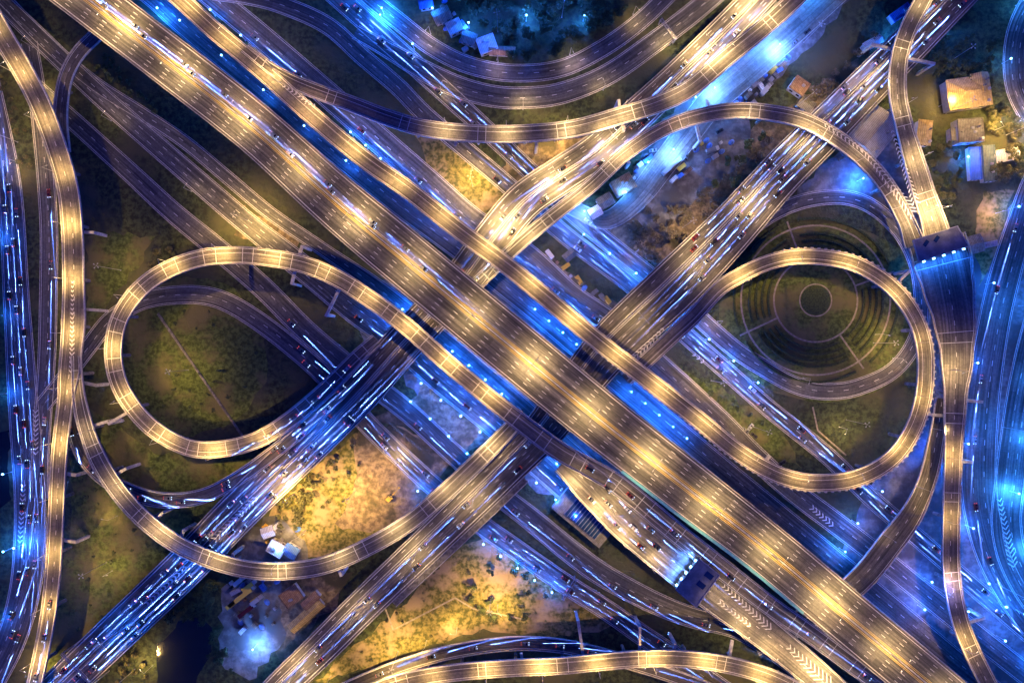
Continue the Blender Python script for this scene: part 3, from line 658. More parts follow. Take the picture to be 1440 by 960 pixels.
# free standing lamps; the masts are added to brighten grass, woods and pavement
FREE = [('single',643,882,1.2,WARM,'on the grass inside the short hedge kink at bottom centre'),('single',465,950,1.1,WARM,'on the grass left of the bottom ramp'),
 ('mast',500,690,9,WARM,'in the middle of the sandy clearing'),('double',430,745,1.0,WARM,'at the edge of the pale sheds'),('single',560,650,1.0,WARM,'beside the digger in the clearing'),
 ('single',165,725,.35,WARM,'on the dark grass under the sweeping ramp'),('single',158,802,.35,WARM,'on the dark grass near the lower left'),
 ('single',665,240,1.3,WARM,'on the yellow grass triangle at top centre'),('double',780,200,1.6,WARM,'between the S-curve and the cross viaduct'),
 ('single',1320,150,1.0,WARM,'behind the orange roofed house'),('single',1395,185,1.2,WARM,'in the garden right of the flat grey house'),('single',1400,300,.9,WARM,'on the yellow verge by the toll canopy'),
 ('double',1303,297,3.2,WARMW,'at the merge before the dark toll canopy'),('single',1255,150,1.0,WARMW,'over the pale pitched roof'),('single',700,850,.7,WARM,'on the dry grass by the curved road'),('single',600,900,.7,WARM,'on the dry grass above the bottom ramp'),
 ('single',215,935,1.0,WARM,'beside the pond'),('single',30,230,.6,WARM,'left of the left viaduct'),('single',60,930,.9,WARM,'on the verge at the lower left corner'),('single',1180,600,.5,WARM,'under the garden loop'),('single',1230,470,.4,WARM,'inside the garden loop'),
 ('post',362,905,3.4,ICE,'in the truck yard at lower left'),('post',395,765,1.5,ICE,'among the pale sheds left of the clearing'),('post',32,765,3,COOL,'at the chevron tip on the far left road'),
 ('post',943,215,4,ICE,'beside the white truck'),('post',1000,130,5,ICE,'in the service yard at upper right'),('post',1090,70,6,ICE,'by the upper service road'),('post',820,300,4,ICE,'by the sheds under the arched ramp'),
 ('post',1205,255,5,COOL,'inside the bend of the arched ramp'),('post',1420,690,7,(.03,.24,1.),'on the bright corner at the right edge'),('post',660,40,1,COOL,'among the small roofs at top'),('post',610,20,.7,COOL,'left of the small roofs at top'),
 ('post',1350,225,2,COOL,'beside the blue striped car park'),('post',1310,380,4,COOL,'below the dark toll canopy'),('post',1255,60,2.5,COOL,'by the upper right straddle beam'),('post',1340,25,2,COOL,'at the upper right corner of the cross viaduct'),
 ('post',230,20,2,COOL,'under the warm ramp at upper left'),('post',1230,880,2,COOL,'between main viaduct and right ramp'),('post',1290,850,2.4,COOL,'on the dark pavement at lower right'),('post',300,130,1.2,COOL,'on dark ground below the main viaduct'),
 ('mast',690,838,7,WARM,'at the middle of the dry grass at bottom centre'),('mast',560,915,7,WARM,'on the dry grass above the left end of the bottom ramp'),('mast',420,690,7,WARM,'among the bushes at the edge of the clearing'),  # masts added to brighten the dry grass and the clearing
 ('mast',665,262,7,WARM,'on the yellow grass triangle at top centre'),('mast',265,520,2.0,WARM,'on the lawn inside the left loop'),('mast',150,790,2.0,WARM,'on the dark lawn right of the left viaduct'),('mast',1228,482,1.1,WARM,'on the lawn of the round garden'),
 ('mast',960,320,3.0,WARMW,'in the dry woods'),('mast',1120,150,2.5,WARMW,'beside the rusty ruin'),('mast',190,940,3,WARM,'left of the pond'),('mast',1415,190,9,WARM,'in the garden right of the houses'),('mast',1330,160,3,WARM,'between the orange roofed house and the ramp'),  # masts added to bring up the dry woods, gardens and pond bank
 ('mast',1000,535,2,WARM,'on the lawn below the garden loop'),('mast',170,380,1.3,WARM,'on the lawn between left viaduct and left loop'),('mast',25,200,2.5,WARM,'left of the left viaduct'),('mast',352,312,5,WARM,'on the strip below the main viaduct'),
 ('deck',1338,520,1.6,WARMW,'lighting the middle of the long right side ramp'),('deck',1020,850,.5,WARMW,'added to light the pale toll canopy roof'),('deck',1150,950,2.5,WARMW,'at the lower chevrons of the plaza ramp'),('deck',860,715,.8,WARMW,'at the upper part of the toll plaza'),  # lamp by the pale canopy is added to brighten its roof
 ('mast',700,45,6,(.02,.12,1.),'at the left of the dark wood'),('mast',790,25,7,(.02,.12,1.),'in the middle of the dark wood'),('mast',1130,60,2,(.02,.12,1.),'in the scrub beside the upper service road'),('mast',1330,90,2,(.02,.12,1.),'above the orange roofed house'),  # blue masts added so the dark trees show
 ('mast',1190,590,1.6,WARMW,'on the verge below the round garden'),('single',75,130,.8,WARM,'left of the short brown ramp'),('mast',1060,600,2,WARM,'beside the parked cars near the garden loop'),
 ('mast',1408,600,4,(.02,.20,1.),'on the median of the broad right edge road'),('mast',1432,430,4,(.02,.20,1.),'at the upper right edge of the blue pavement'),('mast',1400,820,4,(.02,.18,1.),'at the lower right edge of the blue pavement'),('mast',1300,815,2.5,(.01,.10,1.),'on blue pavement right of the main viaduct'),  # cyan masts added to lift the right edge pavement
 ('post',740,30,4,COOL,'added to light the dark wood at top centre'),('post',820,30,3,COOL,'added to light the right of the dark wood'),('post',540,20,7,COOL,'between the two top left ramps'),('post',1320,640,4,COOL,'beside the dark bent ramp'),('post',1180,770,3,COOL,'on dark ground above the main viaduct')]  # both dark wood lamps are added to light the foliage
for kind, px, py, e, col, d in FREE:
    zd = 0
    if kind == 'deck': kind = 'double'; zd = 15.6 if py > 900 or px > 1200 else 16.2
    if 'middle of the long' in d: zd = 15.7
    if kind == 'mast' and col == WARM and px < 700: e *= 1.25
    if 'lower chevrons' in d: zd = 12.5
    if 'upper part' in d: zd = 17
    place_lamp(kind, P(px, py, 16.3 if 'merge' in d else zd), random.uniform(0, 6.28), (EW if kind != 'post' else EB) * e, col, {'mast': 'added fill-light mast ','single': 'tall single-armed lamp ', 'double': 'tall double-armed lamp ', 'post': 'bright white-blue globe lamp '}[kind] + d, 'free-standing lamps on open ground')

# ---------------------------------------------------------------- cars
def car_proto(colkey):
    root = empty('car', (0, 0, -500))
    prof = [(-2.2, .35), (-2.25, .75), (-1.9, .95), (-1.35, 1.0), (-.95, 1.42), (.35, 1.44), (1.0, 1.0), (2.0, .85), (2.22, .62), (2.2, .32)]
    bm = newbm(); rows = []
    for sx, ww in ((-1, 1), (1, 1)):
        rows.append([bm.verts.new((x, sx * (.88 if z < 1.1 else .66), z)) for x, z in prof])
    n = len(prof)
    for i in range(n): bm.faces.new((rows[0][i], rows[1][i], rows[1][(i + 1) % n], rows[0][(i + 1) % n]))
    bm.faces.new(rows[0]); bm.faces.new(list(reversed(rows[1]))); fixn(bm)
    for x in (-1.35, 1.35):
        for y in (-.8, .8): tube(bm, (x, y - .1, .32), (x, y + .1, .32), .32, .32, 10, 1)
    reg(root, link('body', bm, [M[colkey], M['tyre']], root))
    for nm, q in zip(('windscreen', 'rear_window'), ([(.38, -.6, 1.45), (.38, .6, 1.45), (1.02, .72, 1.03), (1.02, -.72, 1.03)], [(-.98, -.6, 1.43), (-.98, .6, 1.43), (-1.36, .72, 1.03), (-1.36, -.72, 1.03)])):
        bm = newbm(); f = bm.faces.new([bm.verts.new(v) for v in q])
        up(bm); bmesh.ops.translate(bm, verts=bm.verts[:], vec=(0, 0, .015)); reg(root, link(nm, bm, M['glass'], root))
    for y in (-.62, .62):
        bm = newbm(); box(bm, 2.18, y, .68, .16, .34, .16); reg(root, link('headlight', bm, M['hl'], root))
        bm = newbm(); box(bm, -2.2, y, .8, .12, .32, .14); reg(root, link('taillight', bm, M['tl'], root))
    return root
CARS = {k: [car_proto(k), False] for k in ('cwhite', 'csilver', 'cblack', 'cred', 'cgrey')}
beam = bpy.data.lights.new('headlight_beam', 'SPOT'); beam.energy = 42000 * K_BEAM; beam.color = BEAM; beam.spot_size = R(8); beam.spot_blend = 1; beam.shadow_soft_size = .08
beams = {}
ncar = 0
def put_cars(key, lanes, s0, s1, gap, e=1.0, bc=None):
    """lanes: list of (k, o, direction)"""
    global ncar
    p = ROADS[key]; items = []; gap *= 1.42
    for k, o, dr in lanes:
        s = p.L * s0 + random.uniform(0, gap)
        while s < p.L * s1:
            a, n_, w, d = at(p, s); v = a + n_ * (k * w / 2 + o)
            if abs(v.x) < 288 and abs(v.y) < 196: items.append((s, v, d * dr))
            s += gap * random.uniform(.7, 1.35)
    items.sort(key=lambda t: t[0])
    bk = (e, bc)
    if bk not in beams:
        b = beam.copy(); b.energy = beam.energy * e
        if bc: b.color = bc
        beams[bk] = b
    start = p.p[0].x < p.p[-1].x
    for i, (s, v, d) in enumerate(items):
        ck = random.choice(['cwhite', 'csilver', 'csilver', 'cblack', 'cgrey', 'cgrey', 'cblack', 'cgrey', 'cgrey', 'cred'])
        pr = CARS[ck]; ang = math.atan2(d.y, d.x); pos = v + Vector((0, 0, .03))
        if not pr[1]: pr[1] = True; o = pr[0]; o.location = pos; o.rotation_euler = (0, 0, ang)
        else: o = tree_copy(pr[0], pos, ang)
        cnt = CNT[key] = CNT.get(key, 0) + 1
        props(o, '%s car, headlights lit, %s from %s on the %s' % (ck[1:], ordw(cnt), 'left' if start else 'right', p.o['desc']), 'car', 'cars on the ' + p.o['desc'])
        lo = bpy.data.objects.new('headlight_beam', beams[bk]); COL.objects.link(lo); lo.parent = o; lo.location = (2.35, 0, .75)
        pitch = math.asin(max(-.2, min(.2, d.z)))
        lo.scale = (.22, 1, 1); lo.rotation_euler = (R(87.2) + pitch, 0, R(-90)); ncar += 1
CNT = {}
put_cars('main', [(.17,0,1),(.30,0,1)], .08, .44, 22, .6)
put_cars('D1', [(-.75,0,1),(-.5,0,1),(-.22,0,1),(.22,0,-1),(.5,0,-1)], .05, .46, 20)
put_cars('S', [(-.3,0,1),(.3,0,1)], .1, .95, 20)
put_cars('D1', [(.25,0,-1)], .6, .98, 26)
put_cars('D1', [(-.3,0,1),(-.6,0,1)], .6, .98, 26)
put_cars('D2', [(.5,0,1),(.8,0,1),(.12,0,-1),(-.2,0,-1),(-.5,0,-1)], .6, .98, 20)
put_cars('D2', [(.1,0,-1),(-.5,0,-1)], .1, .42, 30)
put_cars('V', [(-.5,0,-1),(0,0,-1),(.45,0,1)], .15, .98, 22)
put_cars('K', [(0,0,1)], .8, .99, 18)
put_cars('L', [(.1,0,1)], .01, .11, 14); put_cars('L', [(-.1,0,1)], .66, .98, 22)
put_cars('T', [(-.4,0,1),(.4,0,-1)], .3, .99, 24)
put_cars('Q3', [(-.4,0,1),(.4,0,1)], .02, .36, 24)
put_cars('Q1', [(-.4,0,1)], .03, .5, 26)
put_cars('AA', [(-.4,0,1),(.4,0,1)], .35, .98, 22)
put_cars('Y2', [(-.4,0,1)], .3, .98, 26)
put_cars('Y3', [(-.3,0,1)], .6, .98, 20)
put_cars('O', [(0,0,1)], .1, .98, 18)
put_cars('Pz', [(-.5,0,1),(0,0,1),(.5,0,1)], .1, .36, 14)
put_cars('AE', [(-.3,0,1)], .1, .98, 30)
put_cars('Wd', [(.3,0,1)], .3, .98, 26)
print('cars', ncar)

# ---------------------------------------------------------------- toll canopies
def quadprism(bm, c, z0, z1):
    lo = [bm.verts.new((v.x, v.y, z0)) for v in c]; hi_ = [bm.verts.new((v.x, v.y, z1)) for v in c]
    n = len(c); bm.faces.new(lo); bm.faces.new(hi_)
    for i in range(n): bm.faces.new((lo[i], lo[(i + 1) % n], hi_[(i + 1) % n], hi_[i]))
    fixn(bm)
M['roof'] = mat('canopy_roof', (0.2, 0.2, 0.18), 0.6, (0.32, 0.31, 0.28), .2)
M['roofd'] = mat('dark_canopy_roof', (0.16, 0.165, 0.18), 0.5, (0.26, 0.265, 0.28), .2)
M['sky'] = mat('skylight_glass', (0.02, 0.05, 0.12), 0.15)
M['booth'] = mat('booth_panels', (0.6, 0.62, 0.65), 0.5)
def canopy(corners, zr, zd, roofm, label, sky_q, lightcol, e, edge):
    c = [P(x, y, zr) for x, y in corners]; ctr = sum(c, Vector()) / 4
    root = empty('toll_canopy', Vector((ctr.x, ctr.y, zd))); props(root, label, 'toll canopy'); off = root.location
    def add(name, bm, m):
        bmesh.ops.translate(bm, verts=bm.verts[:], vec=-off); return link(name, bm, m, root)
    bm = newbm(); quadprism(bm, c, zr - .8, zr); add('roof', bm, roofm)
    bm = newbm()
    for i in range(4):
        a, b = c[i], c[(i + 1) % 4]; d = b - a; mid = (a + b) / 2; box(bm, mid.x, mid.y, zr + .1, d.length + .3, .5, .5, math.atan2(d.y, d.x))
    add('fascia', bm, M['conc'])
    for q in sky_q:
        v = P(q[0], q[1], zr); bm = newbm(); box(bm, v.x, v.y, zr + .12, q[2], q[3], .3, R(q[4])); add('skylight', bm, M['sky'])
    a, b = c[edge], c[(edge + 1) % 4]
    for i in range(5):
        v = a.lerp(b, (i + .5) / 5).lerp(ctr, .25)
        bm = newbm(); d = b - a; an = math.atan2(d.y, d.x)
        box(bm, v.x, v.y, zd + 1.3, 1.4, 2.6, 2.5, an); box(bm, v.x, v.y, zd + 2.65, 1.8, 3.0, .2, an); add('toll_booth', bm, M['booth'])
        bm = newbm(); w = v.lerp(ctr, .6); tube(bm, (w.x, w.y, zd), (w.x, w.y, zr - .8), .3, .3, 8); add('column', bm, M['steel'])
    d = (b - a).normalized(); out = (a + b) / 2 - ctr; out.z = 0; out.normalize()
    for i in range(5):
        v = a.lerp(b, (i + .5) / 5) + out * .8
        bm = newbm(); box(bm, v.x, v.y, zr - .35, 1.2, .8, .5, math.atan2(d.y, d.x)); add('floodlight', bm, M['lampb'])
        l = bpy.data.lights.new('canopy_light', 'SPOT'); l.energy = e; l.color = lightcol; l.spot_size = R(95); l.spot_blend = .8; l.shadow_soft_size = .2
        lo = bpy.data.objects.new('canopy_light', l); COL.objects.link(lo); lo.parent = root; lo.location = v + out * .5 + Vector((0, 0, -.7 - 0)) - off + Vector((0, 0, zr - v.z))
        tgt = (out * .85 + Vector((0, 0, -1))).normalized(); lo.rotation_euler = tgt.to_track_quat('-Z', 'Y').to_euler()
canopy([(1284,338),(1346,318),(1362,346),(1292,368)], 22.5, 16.3, M['roofd'], 'dark flat toll canopy at the head of the right side ramp', [(1302,342,3.5,2,55),(1317,336,3.5,2,55)], COOL, 4500, 2)
canopy([(983,785),(1012,808),(979,853),(950,828)], 21.5, 15.6, M['roof'], 'pale flat toll canopy with two dark skylights on the lower plaza', [(997,809,4.5,3,-38),(986,822,4.5,3,-38)], ICE, 2800, 3)

# ---------------------------------------------------------------- buildings
def building(px, py, wx, wy, h, rot, roofm, wallm, label, kind='hip', cat='building', name='building', ridge=2.0, over=.6, wins=3, lit=None):
    v = P(px, py); root = empty(name, v, R(rot)); props(root, label, cat)
    bm = newbm(); box(bm, 0, 0, h / 2, wx, wy, h); link('wall', bm, wallm, root)
    bm = newbm(); X, Y = wx / 2 + over, wy / 2 + over
    if kind == 'flat':
        box(bm, 0, 0, h + .15, wx + .3, wy + .3, .3)
        for sx in (-1, 1): box(bm, sx * wx / 2, 0, h + .5, .3, wy + .3, .5)
        for sy in (-1, 1): box(bm, 0, sy * wy / 2, h + .5, wx - .3, .3, .5)
    else:
        b = [bm.verts.new(q) for q in ((-X,-Y,h+.02),(X,-Y,h+.02),(X,Y,h+.02),(-X,Y,h+.02))]
        k = min(X, Y) * (.95 if kind == 'hip' else 0)
        if X >= Y: r = [bm.verts.new((-X + k, 0, h + ridge)), bm.verts.new((X - k, 0, h + ridge))]; fs = [(b[0], b[1], r[1], r[0]), (b[2], b[3], r[0], r[1]), (b[1], b[2], r[1]), (b[3], b[0], r[0])]
        else: r = [bm.verts.new((0, -Y + k, h + ridge)), bm.verts.new((0, Y - k, h + ridge))]; fs = [(b[1], b[2], r[1], r[0]), (b[3], b[0], r[0], r[1]), (b[0], b[1], r[0]), (b[2], b[3], r[1])]
        for f in fs: bm.faces.new(f)
        bm.faces.new(b); fixn(bm)
    link('roof', bm, roofm, root)
    if kind == 'flat' and wx > 6:
        for i in range(2):
            bm = newbm(); box(bm, random.uniform(-wx/4, wx/4), random.uniform(-wy/4, wy/4), h + .8, 1.4, 1.1, 1.0); link('roof_unit', bm, M['steel'], root)
    if cat != 'shed':
        bm = newbm(); tube(bm, (wx * .28, wy * .12, h), (wx * .28, wy * .12, h + ridge + 1.2), .5, .5, 10); link('vent_stack', bm, M['concd'], root)
        bm = newbm(); tube(bm, (wx * .4, -wy * .38, h), (wx * .4, -wy * .38, h + 1.8), .8, .8, 14); link('water_tank', bm, M['steel'], root)
    for s in (-1, 1):
        for i in range(wins):
            bm = newbm(); box(bm, (i + .5) / wins * wx - wx / 2, s * (wy / 2 + .03), h * .55, wx / wins * .45, .1, h * .35); link('window', bm, M['glass'], root)
    return root
M['rorange'] = mat('orange_tile_roof', (0.42, 0.29, 0.09), .7, (0.58, 0.42, 0.15), .5)
M['rgrey'] = mat('grey_roof', (0.16, 0.15, 0.13), .8, (0.26, 0.25, 0.22), .4)
M['rpale'] = mat('pale_metal_roof', (0.42, 0.38, 0.32), .6, (0.52, 0.48, 0.42), .15)
M['rgreen'] = mat('green_roof', (0.10, 0.16, 0.13), .7, (0.16, 0.22, 0.18), .4)
M['rwhite'] = mat('white_roof', (0.6, 0.6, 0.58), .6, (0.72, 0.72, 0.7), .4)
M['rrust'] = mat('rusty_roof', (0.25, 0.14, 0.08), .8, (0.38, 0.24, 0.14), .5)
M['rblue'] = mat('blue_sheet_roof', (0.06, 0.18, 0.5), .6, (0.1, 0.26, 0.6), .3)
M['wall'] = mat('rendered_wall', (0.4, 0.38, 0.34), .9, (0.5, 0.48, 0.43), .5)
for nm in ('rorange', 'rrust', 'rgrey', 'rpale', 'rwhite', 'rgreen', 'rblue'):
    m_ = M[nm]; n = m_.node_tree.nodes; l = m_.node_tree.links; b = n['Principled BSDF']; tc = [x for x in n if x.type == 'TEX_COORD'][0]
    wv = n.new('ShaderNodeTexWave'); wv.inputs['Scale'].default_value = .35; wv.inputs['Distortion'].default_value = .6; wv.inputs['Detail'].default_value = 3; l.new(tc.outputs['Object'], wv.inputs['Vector'])
    st = n.new('ShaderNodeTexNoise'); st.inputs['Scale'].default_value = .7; st.inputs['Detail'].default_value = 10; st.inputs['Roughness'].default_value = .75; l.new(tc.outputs['Object'], st.inputs['Vector'])
    ma = n.new('ShaderNodeMath'); ma.operation = 'MULTIPLY'; l.new(wv.outputs[1], ma.inputs[0]); ma.inputs[1].default_value = .35
    mb = n.new('ShaderNodeMath'); mb.operation = 'ADD'; l.new(ma.outputs[0], mb.inputs[0]); l.new(st.outputs[0], mb.inputs[1])
    mr = n.new('ShaderNodeMapRange'); mr.inputs[1].default_value = .4; mr.inputs[2].default_value = 1.0; mr.inputs[3].default_value = .5; mr.inputs[4].default_value = 1.2; l.new(mb.outputs[0], mr.inputs[0])
    src = b.inputs['Base Color'].links[0].from_socket
    mx = n.new('ShaderNodeMix'); mx.data_type = 'RGBA'; mx.blend_type = 'MULTIPLY'; mx.inputs[0].default_value = 1; l.new(src, mx.inputs[6]); l.new(mr.outputs[0], mx.inputs[7]); l.new(mx.outputs[2], b.inputs['Base Color'])
building(1352,136,23,16,7,8,M['rorange'],M['wall'],'large house with an orange hipped roof at upper right','hip',cat='house',name='house',ridge=3.2)
building(1366,124,9,10,7.6,8,M['rorange'],M['wall'],'small orange roofed wing behind the large orange roofed house','gable',cat='house',name='house',ridge=2.2)
building(1355,188,14,13,6,4,M['rgrey'],M['wall'],'flat grey house below the orange roofed house','flat',cat='house',name='house')
building(1338,192,6,7,4,4,M['rgrey'],M['wall'],'low flat annex left of the flat grey house','flat',cat='house',name='house',wins=1)
building(1293,190,7,13,5,-6,M['rorange'],M['wall'],'narrow orange roofed house beside the north south ramp','hip',cat='house',name='house')
building(1222,190,19,22,7,-40,M['rpale'],M['wall'],'big warehouse with a pale pitched roof under the arched ramp','gable',ridge=3,name='warehouse')
building(1385,232,7,20,3.5,4,M['rgreen'],M['wall'],'long green roofed shed beside the blue canopy','flat',cat='shed',name='shed')
building(1366,232,6,18,3,4,M['rblue'],M['wall'],'bright blue canopy roof with white panels near the houses','flat',cat='shed',name='shed')
building(1410,220,13,6,3,10,M['rwhite'],M['wall'],'white shed at the far right of the house garden','gable',cat='shed',name='shed',ridge=1.2)
for i, (px, py, wx, wy, rot, m, lab) in enumerate([(392,768,9,7,-30,'rwhite','white shed in the blue lit corner left of the clearing'),(412,772,7,6,-30,'rblue','blue shed between the white shed and the ramp'),(380,745,6,5,20,'rwhite','small white shed nearest the cross viaduct'),
    (412,835,11,9,35,'rrust','rusty roofed hut below the sweeping ramp'),(433,862,22,5,42,'rorange','long tan roofed shed along the lower cross viaduct'),(440,840,10,4,42,'rrust','narrow rusty shed above the long tan shed'),
    (875,262,12,9,30,'rrust','brown roofed shed under the arched ramp'),(850,285,8,6,30,'rgrey','grey roofed shed left of the brown roofed shed'),(836,300,6,5,30,'rwhite','tiny white shed at the foot of the sheds'),
    (640,42,8,7,25,'rwhite','pale roof among the trees at top, second from the left'),(622,25,9,7,25,'rgrey','grey roof at top, leftmost of the small roofs'),(660,58,7,6,-20,'rgrey','small grey roof between the pale roofs at top'),(685,66,10,9,20,'rwhite','tall pale house at the right end of the top roofs'),(706,75,14,4,-3,'rrust','long low rusty roof beside the tall pale house'),
    (600,8,7,6,10,'rblue','blue roof at the top edge'),(1120,125,9,8,-35,'rrust','ruined rusty roof in the dry woods'),(1130,150,8,6,-35,'rgrey','grey roof beside the rusty ruin'),(800,360,6,4,40,'rgrey','grey site hut on the fenced island'),
    (1017,60,6,4,40,'rblue','blue roofed cabin by the S-curve'),(993,90,7,4,45,'rblue','blue roofed cabin nearest the service yard'),(1330,15,14,5,-35,'rblue','blue container roof at the upper right corner'),(1262,22,12,5,35,'rblue','blue lit flat roof by the upper right ramp'),(1222,65,10,4,30,'rwhite','white container left of the straddle beam'),
    (1363,345,9,9,15,'rgrey','grey office at the right end of the dark canopy'),(1385,345,9,3,12,'rwhite','white narrow building right of the dark canopy')]):
    building(px, py, wx, wy, random.uniform(3, 4.5), rot, M[m], M['wall'], lab, 'gable' if i % 3 else 'flat', cat='shed', name='shed', ridge=1.3, wins=2)
# terrace building with glazed court
root = empty('station_building', P(822, 722), R(-40)); props(root, 'blue lit building with a dark glazed roof below the toll plaza', 'building')
bm = newbm(); box(bm, 0, 0, 2.5, 34, 17, 5); link('wall', bm, M['wall'], root)
bm = newbm(); box(bm, 0, 0, 5.2, 34.6, 17.6, .4); link('roof', bm, M['rgrey'], root)
bm = newbm(); box(bm, 1, -1, 5.9, 22, 11, 1.0); link('glazed_roof', bm, M['sky'], root)
bm = newbm()
for i in range(12): box(bm, -10 + i * 2, -1, 6.45, .2, 11.2, .12)
link('glazing_bars', bm, M['steel'], root)
for i in range(5):
    bm = newbm(); box(bm, -14 + i * 6.5, 7.3, 5.9, 2.2, 1.4, 1.1); link('roof_unit', bm, M['rwhite'], root)

# ---------------------------------------------------------------- trucks and parked vehicles
def truck(px, py, rot, L_, m, label, name='truck', cat='truck', gz=0):
    root = empty(name, P(px, py, gz), R(rot)); props(root, label, cat)
    bm = newbm(); box(bm, -.8, 0, 2.0, L_ - 2.4, 2.4, 2.6); bmesh.ops.bevel(bm, geom=bm.edges[:], offset=.08, segments=1, affect='EDGES'); link('cargo_box', bm, m, root)
    bm = newbm(); box(bm, L_ / 2 - .9, 0, 1.5, 1.9, 2.3, 2.2); bmesh.ops.bevel(bm, geom=bm.edges[:], offset=.2, segments=2, affect='EDGES'); link('cab', bm, M['cwhite'], root)
    bm = newbm(); box(bm, 0, 0, .65, L_ - .6, 1.0, .3); link('chassis', bm, M['tyre'], root)
    for x in (-L_ / 2 + 1.5, L_ / 2 - 1.2):
        for y in (-1, 1):
            bm = newbm(); tube(bm, (x, y - .2, .5), (x, y + .2, .5), .5, .5, 12); link('wheel', bm, M['tyre'], root)
M['cyellow'] = mat('yellow_bodywork', (0.65, 0.42, 0.06), .5)
for i, (x, y, r, l, m, lab) in enumerate([(340,838,38,20,'cyellow','long yellow trailer, longest of the yard rows'),(352,822,38,9,'cyellow','short yellow truck above the long yellow trailer'),(338,815,38,8,'cwhite','white truck at the top of the yard'),(322,822,38,7,'cgrey','grey truck at the left of the yard'),
    (349,856,38,12,'cred','dark red truck below the long yellow trailer'),(362,842,38,8,'cwhite','white truck at the right end of the yard rows'),(330,845,38,7,'csilver','silver truck left of the red truck'),(943,235,42,14,'cwhite','big white truck on the blue lit yard'),
    (1000,212,20,8,'csilver','silver truck right of the big white truck'),(1075,128,50,8,'cwhite','white van truck on the upper service road'),(1008,75,48,9,'cblack','black truck parked beside the S-curve'),(1030,40,45,8,'csilver','silver truck nearest the top by the S-curve')]):
    truck(x, y, r, l, M[m], lab)
# parked cars, no lights on
parked = [(480,640)]
def parked_cars(lst, where, grp):
    for i, (x, y, r) in enumerate(lst):
        ck = random.choice(['cwhite', 'csilver', 'cblack', 'cgrey']); o = None
        pr = CARS[ck][0]; c = pr.copy(); COL.objects.link(c); c.location = P(x, y, .1); c.rotation_euler = (0, 0, R(r))
        for k in ALLK[pr.name]:
            if k.name.startswith(('body', 'windscreen', 'rear_window')): d = k.copy(); COL.objects.link(d); d.parent = c
        props(c, '%s parked car with lights off, %s from the left %s' % (ck[1:], ordw(i + 1), where), 'car', grp)
parked_cars([(432,172,-50),(440,180,-50)], 'under the top left ramp', 'parked cars under the top left ramp')
parked_cars([(918,212,10),(965,222,70),(978,208,60),(1012,185,30),(1050,150,48),(1085,112,45),(1100,90,45),(1118,60,40),(1135,45,40)], 'on the service yard', 'parked cars on the service yard')
parked_cars([(1048,605,-40),(1060,612,-40),(1055,600,50),(1100,650,30)], 'beside the garden loop', 'parked cars beside the garden loop')
parked_cars([(1365,218,10),(1367,228,10),(1368,240,10)], 'by the blue canopy', 'parked cars by the blue canopy')
# excavator in the clearing
root = empty('excavator', P(548, 700), R(48)); props(root, 'yellow excavator with its boom out in the sandy clearing', 'excavator')
bm = newbm(); box(bm, 0, 0, 1.7, 3.2, 2.6, 1.5); box(bm, .6, .7, 2.8, 1.4, 1.1, 1.2); link('cab', bm, M['cyellow'], root)
for s in (-1, 1): bm = newbm(); box(bm, 0, s * 1.2, .45, 4, .6, .9); link('track', bm, M['tyre'], root)
bm = newbm(); tube(bm, (1.4, 0, 2), (5.2, 0, 4.2), .3, .25, 6); tube(bm, (5.2, 0, 4.2), (8, 0, 1.6), .22, .18, 6); box(bm, 8.1, 0, 1.1, 1, 1.1, .9); link('boom', bm, M['cyellow'], root)
# gantry sign across the lower left cross viaduct
def gantry(key, px, py, label):
    p = ROADS[key]; s = near(p, P(px, py, 10))[1]; a, n_, w, d = at(p, s)
    root = empty('sign_gantry', a + Vector((0, 0, 0)), math.atan2(n_.y, n_.x)); props(root, label, 'sign gantry')
    W_ = w / 2 + 1
    for sd in (-1, 1):
        bm = newbm(); box(bm, sd * W_, 0, 3.0 - a.z / 2, .6, .6, 6 + a.z); link('post', bm, M['steel'], root)
    bm = newbm()
    for y in (-.6, .6):
        for z in (6.2, 7.2): box(bm, 0, y, z, 2 * W_ + .4, .18, .18)
    n = int(W_)
    for i in range(n + 1):
        x = -W_ + 2 * W_ * i / n; box(bm, x, 0, 6.7, .12, 1.1, .9)
    link('truss', bm, M['steel'], root)
gantry('D1', 120, 932, 'steel sign gantry over the lower left end of the cross viaduct')
gantry('AA', 805, 830, 'steel sign gantry over the blue lit road at lower centre')
gantry('U2', 945, 40, 'steel sign gantry over the outer top curved road')

